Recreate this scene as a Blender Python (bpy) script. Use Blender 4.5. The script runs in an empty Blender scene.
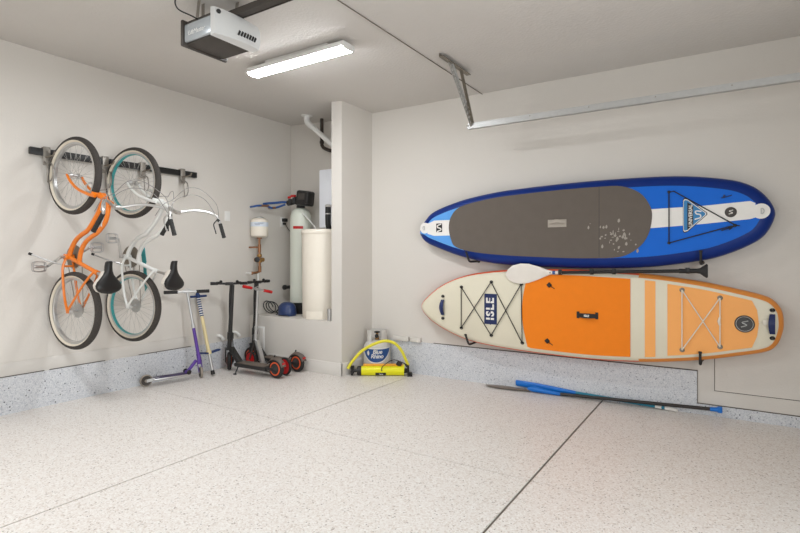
import bpy, bmesh, math, random
from mathutils import Vector, Matrix
random.seed(4)
R = math.radians
sc = bpy.context.scene
COL = sc.collection

# ------------------------------------------------------------------ camera, world, lights, exposure
cam_d = bpy.data.cameras.new('camera')
cam_d.sensor_width = 36.0
cam_d.lens = 36.0 * 515.0 / 800.0
cam_d.shift_y = -9.5 / 800.0
cam_d.clip_start = 0.05
cam = bpy.data.objects.new('camera', cam_d)
cam.location = (0, 0, 1.304)
cam.rotation_euler = (R(90), 0, math.atan2(332, 515))
COL.objects.link(cam)
sc.camera = cam

world = bpy.data.worlds.new('world')
world.use_nodes = True
world.node_tree.nodes['Background'].inputs[0].default_value = (0.9, 0.95, 1.0, 1)
world.node_tree.nodes['Background'].inputs[1].default_value = 0.0
sc.world = world


def area(name, loc, sx, sy, power, col=(0.93, 0.965, 1.0), rot=(0, 0, 0)):
    d = bpy.data.lights.new(name, 'AREA')
    d.shape = 'RECTANGLE'
    d.size, d.size_y, d.energy, d.color = sx, sy, power, col
    o = bpy.data.objects.new(name, d)
    o.location = loc
    o.rotation_euler = rot
    COL.objects.link(o)
    return o


LED_STRENGTH = 76.0
# the garage's next strip light, nearer the photographer, and two soft fill lights added for brightness
area('strip_light_rear', (-3.1, 0.6, 2.96), 1.2, 0.3, 50)
area('door_side_fill', (1.25, 1.2, 1.4), 2.4, 1.8, 76, (0.88, 0.95, 1.0), (R(90), 0, R(90)))  # added fill in front of the solid door wall, no opening behind it
area('rear_wall_fill', (-2.0, -3.42, 1.5), 3.0, 2.0, 34, (0.88, 0.95, 1.0), (R(90), 0, 0))  # added fill brightening the far wall; the rear wall has no window

sc.view_settings.view_transform = 'Standard'
sc.view_settings.look = 'None'
sc.view_settings.gamma = 1.0
sc.view_settings.use_curve_mapping = False
sc.view_settings.exposure = 0.1


# ------------------------------------------------------------------ materials
def lin(c):
    return tuple(((v / 255.0) / 12.92 if v / 255.0 <= 0.04045 else ((v / 255.0 + 0.055) / 1.055) ** 2.4) for v in c)


def mat(name, rgb, rough=0.5, metal=0.0, var=0.05, scale=18.0, bump=0.0, bscale=120.0, emit=None, coat=0.0):
    m = bpy.data.materials.new(name)
    m.use_nodes = True
    nt = m.node_tree
    b = nt.nodes['Principled BSDF']
    c = lin(rgb)
    tc = nt.nodes.new('ShaderNodeTexCoord')
    nz = nt.nodes.new('ShaderNodeTexNoise')
    nz.inputs['Scale'].default_value = scale
    nz.inputs['Detail'].default_value = 4
    nt.links.new(tc.outputs['Object'], nz.inputs['Vector'])
    mx = nt.nodes.new('ShaderNodeMix')
    mx.data_type = 'RGBA'
    mx.inputs[6].default_value = tuple(v * (1 - var) for v in c) + (1,)
    mx.inputs[7].default_value = tuple(min(1, v * (1 + var)) for v in c) + (1,)
    nt.links.new(nz.outputs['Fac'], mx.inputs[0])
    nt.links.new(mx.outputs[2], b.inputs['Base Color'])
    b.inputs['Roughness'].default_value = rough
    b.inputs['Metallic'].default_value = metal
    if coat:
        b.inputs['Coat Weight'].default_value = coat
        b.inputs['Coat Roughness'].default_value = 0.1
    if bump:
        n2 = nt.nodes.new('ShaderNodeTexNoise')
        n2.inputs['Scale'].default_value = bscale
        n2.inputs['Detail'].default_value = 3
        nt.links.new(tc.outputs['Object'], n2.inputs['Vector'])
        bp = nt.nodes.new('ShaderNodeBump')
        bp.inputs['Strength'].default_value = bump
        bp.inputs['Distance'].default_value = 0.01
        nt.links.new(n2.outputs['Fac'], bp.inputs['Height'])
        nt.links.new(bp.outputs['Normal'], b.inputs['Normal'])
    if emit:
        b.inputs['Emission Color'].default_value = (0.93, 0.965, 1.0, 1)
        b.inputs['Emission Strength'].default_value = emit
    return m


def flake(name, base, chips, dark, rough, scale=95.0, dscale=30.0, dthr=0.16):
    """epoxy flake finish: a base colour sown with small chips and fewer large dark chips"""
    m = bpy.data.materials.new(name)
    m.use_nodes = True
    nt = m.node_tree
    b = nt.nodes['Principled BSDF']
    geo = nt.nodes.new('ShaderNodeNewGeometry')
    v1 = nt.nodes.new('ShaderNodeTexVoronoi')
    v1.inputs['Scale'].default_value = scale
    nt.links.new(geo.outputs['Position'], v1.inputs['Vector'])
    sep = nt.nodes.new('ShaderNodeSeparateColor')
    nt.links.new(v1.outputs['Color'], sep.inputs[0])
    cr = nt.nodes.new('ShaderNodeValToRGB')
    cr.color_ramp.interpolation = 'CONSTANT'
    cr.color_ramp.elements[0].position = 0.0
    cr.color_ramp.elements[0].color = lin(base) + (1,)
    cr.color_ramp.elements[1].position = 0.5
    cr.color_ramp.elements[1].color = lin(chips[0][1]) + (1,)
    for p, c in chips[1:]:
        e = cr.color_ramp.elements.new(p)
        e.color = lin(c) + (1,)
    nt.links.new(sep.outputs[0], cr.inputs[0])
    v2 = nt.nodes.new('ShaderNodeTexVoronoi')
    v2.inputs['Scale'].default_value = dscale
    nt.links.new(geo.outputs['Position'], v2.inputs['Vector'])
    lt = nt.nodes.new('ShaderNodeMath')
    lt.operation = 'LESS_THAN'
    lt.inputs[1].default_value = dthr
    nt.links.new(v2.outputs['Distance'], lt.inputs[0])
    sp2 = nt.nodes.new('ShaderNodeSeparateColor')
    nt.links.new(v2.outputs['Color'], sp2.inputs[0])
    gt = nt.nodes.new('ShaderNodeMath')
    gt.operation = 'GREATER_THAN'
    gt.inputs[1].default_value = 0.45
    nt.links.new(sp2.outputs[1], gt.inputs[0])
    mu = nt.nodes.new('ShaderNodeMath')
    mu.operation = 'MULTIPLY'
    nt.links.new(lt.outputs[0], mu.inputs[0])
    nt.links.new(gt.outputs[0], mu.inputs[1])
    mx = nt.nodes.new('ShaderNodeMix')
    mx.data_type = 'RGBA'
    nt.links.new(mu.outputs[0], mx.inputs[0])
    nt.links.new(cr.outputs[0], mx.inputs[6])
    mx.inputs[7].default_value = lin(dark) + (1,)
    nt.links.new(mx.outputs[2], b.inputs['Base Color'])
    b.inputs['Roughness'].default_value = rough
    return m


M = {}
M['wall'] = mat('wall_paint', (214, 208, 200), 0.75, var=0.012, scale=3, bump=0.12, bscale=70)
M['ceiling'] = mat('ceiling_paint', (206, 201, 195), 0.8, var=0.015, scale=5, bump=0.35, bscale=42)
M['trim'] = mat('baseboard_paint', (214, 209, 202), 0.5, var=0.01)
M['floor'] = flake('floor_flake', (223, 217, 211), [(0.5, (231, 227, 222)), (0.70, (215, 206, 198)), (0.89, (203, 192, 182)), (0.975, (168, 156, 146))], (126, 116, 108), 0.36, 130, 27, 0.10)
M['kerb'] = flake('kerb_flake', (206, 207, 210), [(0.5, (216, 217, 219)), (0.70, (196, 198, 203)), (0.90, (182, 185, 191)), (0.98, (140, 143, 150))], (84, 86, 94), 0.5, 130, 26, 0.16)
M['gap'] = mat('dark_gap', (82, 74, 66), 0.9)
M['joint'] = mat('floor_joint', (116, 106, 96), 0.9)
M['white'] = mat('white_plastic', (232, 230, 226), 0.4, var=0.02)
M['cream'] = mat('cream_plastic', (238, 229, 214), 0.4, var=0.02)
M['black'] = mat('black_plastic', (24, 23, 23), 0.45)
M['blackr'] = mat('black_rubber', (34, 32, 31), 0.7)
M['steel'] = mat('galvanized_steel', (190, 190, 188), 0.5, 0.8, var=0.1, scale=30)
M['chrome'] = mat('chrome', (200, 198, 195), 0.38, 0.92, var=0.03)
M['alu'] = mat('aluminium', (198, 197, 196), 0.32, 0.85, var=0.05)
M['copper'] = mat('copper', (156, 112, 82), 0.35, 0.8, var=0.12)
M['led'] = mat('led_diffuser', (250, 250, 250), 0.5, emit=LED_STRENGTH)


# ------------------------------------------------------------------ mesh builder
def cr_path(pts, k=6, closed=False):
    P = [Vector(p) for p in pts]
    n = len(P)
    out = []
    rng = range(n) if closed else range(n - 1)
    for i in rng:
        p0 = P[(i - 1) % n] if closed or i > 0 else P[0] * 2 - P[1]
        p1, p2 = P[i], P[(i + 1) % n]
        p3 = P[(i + 2) % n] if closed or i + 2 < n else P[-1] * 2 - P[-2]
        for j in range(k):
            t = j / k
            out.append(0.5 * ((2 * p1) + (p2 - p0) * t + (2 * p0 - 5 * p1 + 4 * p2 - p3) * t * t + (3 * p1 - p0 - 3 * p2 + p3) * t ** 3))
    if not closed:
        out.append(P[-1])
    return out


class MB:
    def __init__(self):
        self.bm = bmesh.new()

    def face(self, vs, mi=0):
        try:
            f = self.bm.faces.new(vs)
            f.material_index = mi
            f.smooth = True
            return f
        except ValueError:
            return None

    def tube(self, pts, r, n=8, mi=0, closed=False, caps=True):
        P = [Vector(p) for p in pts]
        m = len(P)
        rr = list(r) if isinstance(r, (list, tuple)) else [r] * m
        T = []
        for i in range(m):
            a = P[(i - 1) % m] if closed or i > 0 else P[i]
            b = P[(i + 1) % m] if closed or i < m - 1 else P[i]
            d = (b - a)
            T.append(d.normalized() if d.length > 1e-9 else Vector((0, 0, 1)))
        up = Vector((0, 0, 1)) if abs(T[0].z) < 0.9 else Vector((1, 0, 0))
        N = (up - T[0] * up.dot(T[0])).normalized()
        rings = []
        for i in range(m):
            if i:
                N = N - T[i] * N.dot(T[i])
                N = N.normalized() if N.length > 1e-6 else Vector((1, 0, 0))
            Bn = T[i].cross(N)
            rings.append([self.bm.verts.new(P[i] + (N * math.cos(2 * math.pi * j / n) + Bn * math.sin(2 * math.pi * j / n)) * rr[i]) for j in range(n)])
        for i in range(m if closed else m - 1):
            a, b = rings[i], rings[(i + 1) % m]
            for j in range(n):
                self.face((a[j], a[(j + 1) % n], b[(j + 1) % n], b[j]), mi)
        if caps and not closed:
            self.face(list(reversed(rings[0])), mi)
            self.face(rings[-1], mi)
        return self

    def box(self, c, s, mi=0, rot=None, bev=0.0):
        M4 = Matrix.Translation(Vector(c))
        if rot is not None:
            M4 = M4 @ (rot.to_4x4() if isinstance(rot, Matrix) else Matrix.Rotation(rot, 4, 'Z'))
        vs = [self.bm.verts.new(M4 @ Vector((x * s[0] / 2, y * s[1] / 2, z * s[2] / 2))) for x in (-1, 1) for y in (-1, 1) for z in (-1, 1)]
        fs = [(0, 1, 3, 2), (4, 6, 7, 5), (0, 4, 5, 1), (2, 3, 7, 6), (0, 2, 6, 4), (1, 5, 7, 3)]
        made = [self.face([vs[i] for i in f], mi) for f in fs]
        if bev > 0:
            es = {e for f in made for e in f.edges}
            r = bmesh.ops.bevel(self.bm, geom=list(es), offset=bev, segments=2, affect='EDGES', profile=0.5)
            for f in r['faces']:
                f.smooth = True
                f.material_index = mi
        return self

    def span(self, a, b, mi=0, bev=0.0):
        c = [(a[i] + b[i]) / 2 for i in range(3)]
        s = [abs(b[i] - a[i]) for i in range(3)]
        return self.box(c, s, mi, None, bev)

    def beam(self, a, b, w, h, mi=0, up=(0, 0, 1), bev=0.0):
        """box along a->b, w across, h along up"""
        a, b = Vector(a), Vector(b)
        x = (b - a).normalized()
        u = Vector(up)
        y = u.cross(x).normalized()
        z = x.cross(y)
        rot = Matrix((x, y, z)).transposed()
        return self.box((a + b) / 2, ((b - a).length, w, h), mi, rot, bev)

    def lathe(self, prof, origin=(0, 0, 0), axis=(0, 0, 1), n=24, mis=None, closed=False, caps=True):
        """prof: (radius, height along axis)"""
        ax = Vector(axis).normalized()
        h = Vector((1, 0, 0)) if abs(ax.x) < 0.9 else Vector((0, 1, 0))
        u = (h - ax * h.dot(ax)).normalized()
        v = ax.cross(u)
        O = Vector(origin)
        rings = []
        for r, z in prof:
            if r < 1e-6:
                rings.append([self.bm.verts.new(O + ax * z)])
            else:
                rings.append([self.bm.verts.new(O + ax * z + (u * math.cos(2 * math.pi * j / n) + v * math.sin(2 * math.pi * j / n)) * r) for j in range(n)])
        m = len(rings)
        for i in range(m if closed else m - 1):
            a, b = rings[i], rings[(i + 1) % m]
            mi = mis[i] if mis else 0
            for j in range(n):
                k = (j + 1) % n
                if len(a) == 1 and len(b) > 1:
                    self.face((a[0], b[k], b[j]), mi)
                elif len(b) == 1 and len(a) > 1:
                    self.face((a[j], a[k], b[0]), mi)
                elif len(a) > 1:
                    self.face((a[j], a[k], b[k], b[j]), mi)
        if caps and not closed:
            if len(rings[0]) > 1:
                self.face(list(reversed(rings[0])), mis[0] if mis else 0)
            if len(rings[-1]) > 1:
                self.face(rings[-1], mis[-1] if mis else 0)
        return self

    def prism(self, poly, fn, d0, d1, mi=0, side=None):
        """poly in 2D; fn(a, b, d) -> xyz; extruded from d0 to d1"""
        A = [self.bm.verts.new(fn(a, b, d0)) for a, b in poly]
        B = [self.bm.verts.new(fn(a, b, d1)) for a, b in poly]
        n = len(poly)
        self.face(list(reversed(A)), mi)
        self.face(B, mi)
        for i in range(n):
            self.face((A[i], A[(i + 1) % n], B[(i + 1) % n], B[i]), mi if side is None else side)
        return self

    def loft(self, rings, mi=0, caps=True, closed=True):
        L = [[self.bm.verts.new(Vector(p)) for p in r] for r in rings]
        n = len(L[0])
        for a, b in zip(L, L[1:]):
            for j in range(n if closed else n - 1):
                self.face((a[j], a[(j + 1) % n], b[(j + 1) % n], b[j]), mi)
        if caps:
            self.face(list(reversed(L[0])), mi)
            self.face(L[-1], mi)
        return self

    def rot(self, ang, c):
        bmesh.ops.rotate(self.bm, cent=Vector(c), matrix=Matrix.Rotation(ang, 3, 'Z'), verts=list(self.bm.verts))
        return self

    def sphere(self, c, r, mi=0, n=14, sc_=(1, 1, 1)):
        prof = [(r * math.sin(math.pi * i / 8), -r * math.cos(math.pi * i / 8)) for i in range(9)]
        prof[0] = (0, -r)
        prof[-1] = (0, r)
        s0 = len(self.bm.verts)
        self.lathe(prof, (0, 0, 0), (0, 0, 1), n, [mi] * 8)
        self.bm.verts.ensure_lookup_table()
        for v in self.bm.verts[s0:]:
            v.co = Vector((v.co.x * sc_[0], v.co.y * sc_[1], v.co.z * sc_[2])) + Vector(c)
        return self

    def text(self, s, size, fn, mi=0, ext=0.0, bold=0.0, align='CENTER', spacing=1.0, shear=0.0):
        cu = bpy.data.curves.new('lettering', 'FONT')
        cu.body = s
        cu.size = size
        cu.align_x = align
        cu.align_y = 'CENTER'
        cu.offset = bold
        cu.extrude = ext
        cu.space_character = spacing
        cu.shear = shear
        cu.resolution_u = 3
        ob = bpy.data.objects.new('lettering', cu)
        COL.objects.link(ob)
        dg = bpy.context.evaluated_depsgraph_get()
        me = bpy.data.meshes.new_from_object(ob.evaluated_get(dg))
        bpy.data.objects.remove(ob)
        bpy.data.curves.remove(cu)
        vs = [self.bm.verts.new(Vector(fn(v.co.x, v.co.y, v.co.z))) for v in me.vertices]
        for p in me.polygons:
            f = self.face([vs[i] for i in p.vertices], mi)
            if f:
                f.smooth = False
        bpy.data.meshes.remove(me)
        return self

    def build(self, name, mats, parent=None, shift=True, norm=True, ang=35):
        if not isinstance(mats, (list, tuple)):
            mats = [mats]
        off = Vector((0, 0, 0))
        if parent is not None and shift:
            off = Vector(parent.get('_o', (0, 0, 0)))
            for v in self.bm.verts:
                v.co -= off
        if norm:
            bmesh.ops.recalc_face_normals(self.bm, faces=self.bm.faces)
        me = bpy.data.meshes.new(name)
        self.bm.to_mesh(me)
        self.bm.free()
        for m in mats:
            me.materials.append(M[m] if isinstance(m, str) else m)
        me.set_sharp_from_angle(angle=R(ang))
        o = bpy.data.objects.new(name, me)
        COL.objects.link(o)
        if parent is not None:
            o.parent = parent
            o['_o'] = tuple(off)
        return o


def thing(name, label, cat, loc=(0, 0, 0), rz=0.0, group=None):
    o = bpy.data.objects.new(name, None)
    o.empty_display_size = 0.1
    COL.objects.link(o)
    o.location = loc
    o.rotation_euler = (0, 0, rz)
    o['_o'] = tuple(loc) if rz == 0 else (0, 0, 0)
    o['label'] = label
    o['category'] = cat
    if group:
        o['group'] = group
    return o


def tag(o, label, cat, group=None):
    o['label'] = label
    o['category'] = cat
    if group:
        o['group'] = group
    return o


def struct(o):
    o['kind'] = 'structure'
    return o


# ------------------------------------------------------------------ room shell
XL, YW, YF, YB, XS = -5.06, 4.95, 4.385, 5.10, -3.585
X1, Y0 = 1.3, -3.5

mb = MB()      # floor slabs with open joints between them
xs = [XL - 0.1, -2.962, -0.99, X1 + .1]
gx = [0, 0.009, 0.016, 0]
ys = [Y0 - .1, 2.935, YW + 0.35]
for i in range(3):
    for j in range(2):
        xa = xs[i] + gx[i] / 2
        xb = xs[i + 1] - gx[i + 1] / 2
        ya = ys[j] + (0.002 if j == 1 else 0)
        yb = ys[j + 1] - (0.002 if j == 0 else 0)
        mb.span((xa, ya, -0.06), (xb, yb, 0))
mb.span((XL - .1, Y0 - .1, -0.09), (X1 + .1, YW + .35, -0.008), 1)
struct(mb.build('floor', ['floor', 'joint']))

mb = MB()      # ceiling, dropping gently away from the left wall
prof = [(XL - .15, 3.105), (-3.45, 3.005), (X1 + .15, 2.985)]
for (xa, za), (xb, zb) in zip(prof, prof[1:]):
    vs = [mb.bm.verts.new(p) for p in ((xa, Y0 - .1, za), (xb, Y0 - .1, zb), (xb, YW + .35, zb), (xa, YW + .35, za), (xa, Y0 - .1, za + .1), (xb, Y0 - .1, zb + .1), (xb, YW + .35, zb + .1), (xa, YW + .35, za + .1))]
    for f in ((0, 1, 2, 3), (4, 5, 6, 7), (0, 1, 5, 4), (1, 2, 6, 5), (2, 3, 7, 6), (3, 0, 4, 7)):
        mb.face([vs[k] for k in f])
struct(mb.build('ceiling', 'ceiling'))
mb = MB()
mb.span((-2.1765, 1.0, 2.9872), (-2.1735, YW, 2.995))
struct(mb.build('trim_1', 'joint'))

mb = MB(); mb.span((XL - .12, Y0 - .1, 0), (XL, YB + .12, 3.13)); struct(mb.build('wall_left', 'wall'))
mb = MB(); mb.span((XS - .02, YW, 0), (X1 + .1, YW + .12, 3.1)); struct(mb.build('wall_right', 'wall'))
mb = MB(); mb.span((XL, YB, 0), (XS - .12, YB + .12, 3.13)); struct(mb.build('wall_alcove', 'wall'))
mb = MB(); mb.span((XS - .145, YF, 0), (XS, YB + .12, 3.1)); struct(mb.build('wall_stub', 'wall'))
mb = MB(); mb.span((XL, YF, 0), (XS - .145, YB, 0.585), 0); struct(mb.build('wall_ledge', 'wall'))
mb = MB(); mb.span((XL, Y0 - .12, 0), (X1, Y0, 3.1)); struct(mb.build('wall_rear', 'wall'))
mb = MB(); mb.span((X1, Y0, 0), (X1 + .12, YW, 3.1)); struct(mb.build('wall_door', 'wall'))

# concrete stem-wall kerbs with flake finish, shadow gaps and painted boards above
mb = MB(); mb.span((XL, Y0, 0), (XL + .018, YF, 0.308)); struct(mb.build('baseboard_left_kerb', 'kerb'))
mb = MB()
mb.span((XL, Y0, .308), (XL + .006, YF, 0.318), 0)
for ya, yb in ((1.3, 2.10), (2.14, 2.62), (2.95, 3.55)):
    mb.span((XL, ya, .309), (XL + .009, yb, .315), 1)
struct(mb.build('trim_2', ['trim', 'gap']))
mb = MB(); mb.span((XL, Y0, .318), (XL + .008, 3.52, .425), 0, .002); struct(mb.build('baseboard_left', 'trim'))
mb = MB(); mb.span((XS, YW - .014, 0), (-.245, YW, 0.355)); mb.span((-.245, YW - .01, 0), (X1, YW, .086)); struct(mb.build('baseboard_right_kerb', 'kerb'))
mb = MB()
mb.span((-2.75, YW - .008, .355), (-.24, YW, .362)); mb.span((-.245, YW - .011, .086), (-.241, YW, .362)); mb.span((-.245, YW - .007, .086), (X1, YW, .092))
struct(mb.build('trim_3', 'gap'))
mb = MB(); mb.span((XL + .02, YF - .012, 0), (XS + .012, YF, .14), 0, .003)
mb.span((XS, YF - .012, 0), (XS + .012, YW - .014, .14), 0, .003); struct(mb.build('baseboard_stub', 'trim'))

mb = MB()
mb.span((-.122, YW - .003, .205), (-.1175, YW - .0002, .62), 1); mb.span((-.122, YW - .003, .205), (1.28, YW - .0002, .2095), 1); mb.span((-.1175, YW - .0025, .2095), (1.28, YW - .0002, .62), 0)
o = mb.build('access_panel', ['wall', 'gap'])
tag(o, 'large flat painted access panel low on the wall right of the orange board', 'panel')
mb = MB()
mb.span((-5.0, YF - .008, .16), (-4.79, YF, .455), 0, .002); mb.span((-4.98, YF - .012, .18), (-4.81, YF, .435), 1, .002)
tag(mb.build('access_panel', ['white', 'wall']), 'small white framed access hatch low on the alcove ledge front', 'panel')


# ------------------------------------------------------------------ ceiling fixtures
t = thing('ceiling_light', 'long white LED strip light glowing on the ceiling', 'light', (-3.045, 3.145, 2.99))
mb = MB(); mb.span((-3.59, 3.075, 2.926), (-2.50, 3.215, 2.966), 0, .004); mb.span((-3.40, 3.115, 2.96), (-2.70, 3.175, 3.02), 0); mb.build('housing', 'white', t)
mb = MB()
pr = [(-.066, .006), (-.064, -.006), (-.048, -.015), (0, -.018), (.048, -.015), (.064, -.006), (.066, .006)]
mb.loft([[(x, 3.145 + a, 2.927 + b) for a, b in pr] for x in (-3.58, -2.51)])
mb.build('diffuser', 'led', t)
for x in (-3.587, -2.503):
    mb = MB(); mb.loft([[(x + d, 3.145 + a * 1.04, 2.928 + b * 1.05) for a, b in pr] for d in (-.006, .006)])
    mb.build('end_cap', 'white', t)

# garage door opener
M['strap'] = mat('strap_steel', (150, 144, 136), .45, .6)
M['opener'] = mat('opener_white', (214, 214, 212), 0.42, var=0.02)
M['lens'] = mat('opener_lens', (186, 192, 196), 0.25, 0.35, var=0.1, scale=9)
M['dgrey'] = mat('dark_grey_plastic', (64, 58, 53), 0.5)
t = thing('garage_door_opener', 'grey and white garage door opener motor hanging from the ceiling', 'garage door opener', (-2.92, 2.25, 2.69))
mb = MB(); mb.span((-3.04, 2.10, 2.705), (-2.72, 2.40, 2.865), 0, .012); mb.build('motor_housing', 'dgrey', t)
mb = MB()
ring = []
for k in range(9):
    s = k / 8
    y = 2.075 + s * .34
    bul = .012 + .048 * math.sin(math.pi * min(1, s * .8)) ** .8
    zb = 2.70 + .0 * s
    zt = 2.880 - .012 * s * s
    ring.append([(-2.755, y, zb), (-2.725 + bul * .72, y, zb + .004), (-2.725 + bul, y, zb + .045), (-2.725 + bul * .95, y, zt - .05), (-2.725 + bul * .5, y, zt - .008), (-2.755, y, zt)])
mb.loft(ring); cov = mb.build('side_cover', 'opener', t)
mb = MB()
for k in range(7):
    y = 2.225 + k * .022
    s = (y - 2.075) / .34
    bul = .012 + .048 * math.sin(math.pi * s * .8) ** .8
    mb.beam((-2.723 + bul, y - .005, 2.733), (-2.723 + bul, y + .008, 2.763), .006, .012, 0, (0, 1, 0))
mb.build('vent_slots', 'black', cov)
mb = MB(); mb.sphere((-2.706, 2.098, 2.845), .015, 0, 12); mb.build('knob', 'black', cov)
mb = MB(); mb.span((-3.06, 2.07, 2.695), (-3.035, 2.43, 2.868), 0, .008); mb.build('end_cover', 'dgrey', t)
mb = MB(); mb.span((-3.03, 2.078, 2.715), (-2.755, 2.10, 2.832), 0, .01); ln = mb.build('light_lens', 'lens', t)
mb = MB(); mb.text('LiftMaster', .042, lambda x, y, z: (-2.90 + x, 2.0775 - z, 2.765 + y), 0, .0004, shear=.2); mb.build('lettering', 'white', ln)
mb = MB(); mb.span((-2.97, 2.15, 2.865), (-2.87, 2.22, 2.885), 0, .002); mb.build('bracket_plate', 'white', t)
for (xx, yy) in ((-2.985, 2.14), (-2.80, 2.30)):
    mb = MB()
    zc = 3.0
    for k in (0, 1):
        mb.beam((xx, yy + k * .05, 2.85), (xx + .03 * (1 - k), yy + k * .05, zc + .02), .028, .004, 0, (0, 1, 0))
    mb.build('hanging_strap', 'strap', t)
mb = MB()
mb.span((-2.76, 2.222, 2.872), (1.05, 2.228, 2.912)); mb.span((-2.80, 2.222, 2.906), (1.05, 2.29, 2.912)); mb.span((-2.80, 2.284, 2.872), (1.05, 2.29, 2.912))
mb.span((-2.80, 2.23, 2.876), (1.05, 2.282, 2.884))
mb.build('rail', 'dgrey', t)
mb = MB(); mb.tube(cr_path([(-2.955, 2.0, 3.0), (-2.965, 1.97, 2.93), (-2.96, 1.99, 2.88), (-2.93, 2.06, 2.86), (-2.92, 2.11, 2.85)], 6), .005, 6); mb.build('power_cord', 'black', t)

# overhead door track on a perforated hanger
t = thing('door_track', 'galvanized overhead garage door track hung from the ceiling', 'door track', (-2.1, 4.47, 2.55))
mb = MB()
poly = [(-.028, .026), (.02, .026), (.02, .022), (-.024, .022), (-.024, -.022), (.012, -.022), (.012, -.014), (.016, -.014), (.016, -.026), (-.028, -.026)]
mb.prism(poly, lambda a, b, d: (d, 4.47 + a, 2.541 + b), -2.105, 1.1)
mb.build('track', 'steel', t)
M['perf'] = mat('weathered_steel', (142, 134, 122), 0.5, 0.7, var=0.12, scale=25)
mb = MB(); mb.span((-2.045, 3.77, 2.965), (-2.005, 4.30, 2.972)); mb.span((-2.045, 3.77, 2.965), (-2.04, 4.30, 2.996)); mb.build('ceiling_angle', 'perf', t)
def perforated(a, b, w, m):
    g = MB()
    a, b = Vector(a), Vector(b)
    ax = (b - a).normalized()
    L = (b - a).length
    side = Vector((0, 1, 0)); side = (side - ax * side.dot(ax)).normalized()
    nrm = ax.cross(side)
    n = int(L / .045)
    for s in (-1, 1):
        g.beam(a + side * s * w * .36, b + side * s * w * .36, w * .28, .003, 0, nrm)
    for k in range(n + 1):
        p = a + ax * (L * k / n)
        g.beam(p - ax * .011, p + ax * .011, w * .95, .0028, 0, nrm)
    g.beam(a + side * w * .5, b + side * w * .5, .003, w * .7, 0, nrm)
    return g.build('hanger_strut', m, t)
perforated((-2.028, 3.93, 2.968), (-2.075, 4.455, 2.57), .05, 'steel')
perforated((-2.022, 4.12, 2.968), (-2.055, 4.44, 2.56), .034, 'perf')
mb = MB()
for x in (-2.1, -2.07):
    mb.lathe([(.008, 0), (.008, .008), (.004, .01)], (x, 4.442, 2.545), (0, -1, 0), 8); mb.build('bolt', 'perf', t); mb = MB()
for k in range(6):
    mb.lathe([(.005, 0), (.004, .003)], (-1.5 + k * .5, 4.442, 2.55), (0, -1, 0), 8); mb.build('bolt', 'perf', t); mb = MB()
mb.bm.free()

# vent and drain pipes in the alcove
t = thing('vent_pipe', 'white plastic vent pipe slanting down from alcove ceiling', 'pipe', (-4.45, 4.75, 3.05))
mb = MB(); mb.tube(cr_path([(-4.44, 4.75, 3.06), (-4.44, 4.75, 3.0), (-4.41, 4.75, 2.955), (-4.35, 4.75, 2.91)], 5), .036, 14); mb.build('elbow', 'white', t)
mb = MB(); mb.tube([(-4.35, 4.75, 2.91), (-4.16, 4.75, 2.755)], .031, 14); mb.build('pipe', 'white', t)
mb = MB(); mb.tube([(-4.17, 4.75, 2.765), (-3.98, 4.75, 2.605), (-3.93, 4.75, 2.53), (-3.925, 4.75, 2.3)], .032, 14); mb.build('coupling', 'white', t)
mb = MB(); mb.lathe([(.033, -.006), (.07, -.004), (.07, .006), (.033, .008)], (-4.44, 4.75, 3.058), (0, 0, 1), 20); mb.build('flange', 'white', t)
M['dpipe'] = mat('dark_pipe', (62, 54, 48), 0.5, 0.3)
mb = MB(); mb.tube(cr_path([(-4.37, 4.95, 3.055), (-4.37, 4.95, 2.76), (-4.36, 4.95, 2.71), (-4.31, 4.95, 2.67), (-4.15, 4.95, 2.62), (-3.76, 4.95, 2.60)], 5), .022, 12)
mb.lathe([(.024, 0), (.028, .004), (.028, .03), (.024, .034)], (-4.37, 4.95, 2.74), (0, 0, 1), 12)
tag(mb.build('black_pipe', 'dpipe'), 'dark iron pipe dropping from the alcove ceiling behind the white vent pipe', 'pipe')

# water heater cabinet
M['hwhite'] = mat('heater_white', (240, 242, 248), 0.3, var=0.01)
t = thing('water_heater', 'tall white box water heater on alcove wall above the brine tank', 'water heater', (-4.1, 5.0, 1.66))
mb = MB(); mb.span((-4.30, 4.82, 1.665), (-3.86, 5.10, 2.38), 0, .01); mb.build('casing', 'hwhite', t)
mb = MB(); mb.span((-4.21, 4.812, 1.70), (-3.87, 4.826, 2.35), 0, .006); mb.build('front_cover', 'hwhite', t)
mb = MB(); mb.tube(cr_path([(-4.12, 4.78, 1.93), (-4.12, 4.78, 1.72), (-4.12, 4.80, 1.645)], 4), .035, 12); mb.build('filter_canister', 'black', t)
mb = MB(); mb.lathe([(.036, 0), (.038, .006), (.038, .02), (.03, .03)], (-4.12, 4.78, 1.91), (0, 0, 1), 12); mb.build('metal_band', 'chrome', t); mb = MB(); mb.lathe([(.036, 0), (.037, .003), (.037, .012), (.036, .014)], (-4.12, 4.78, 1.82), (0, 0, 1), 12); mb.build('metal_band', 'chrome', t)

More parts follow.
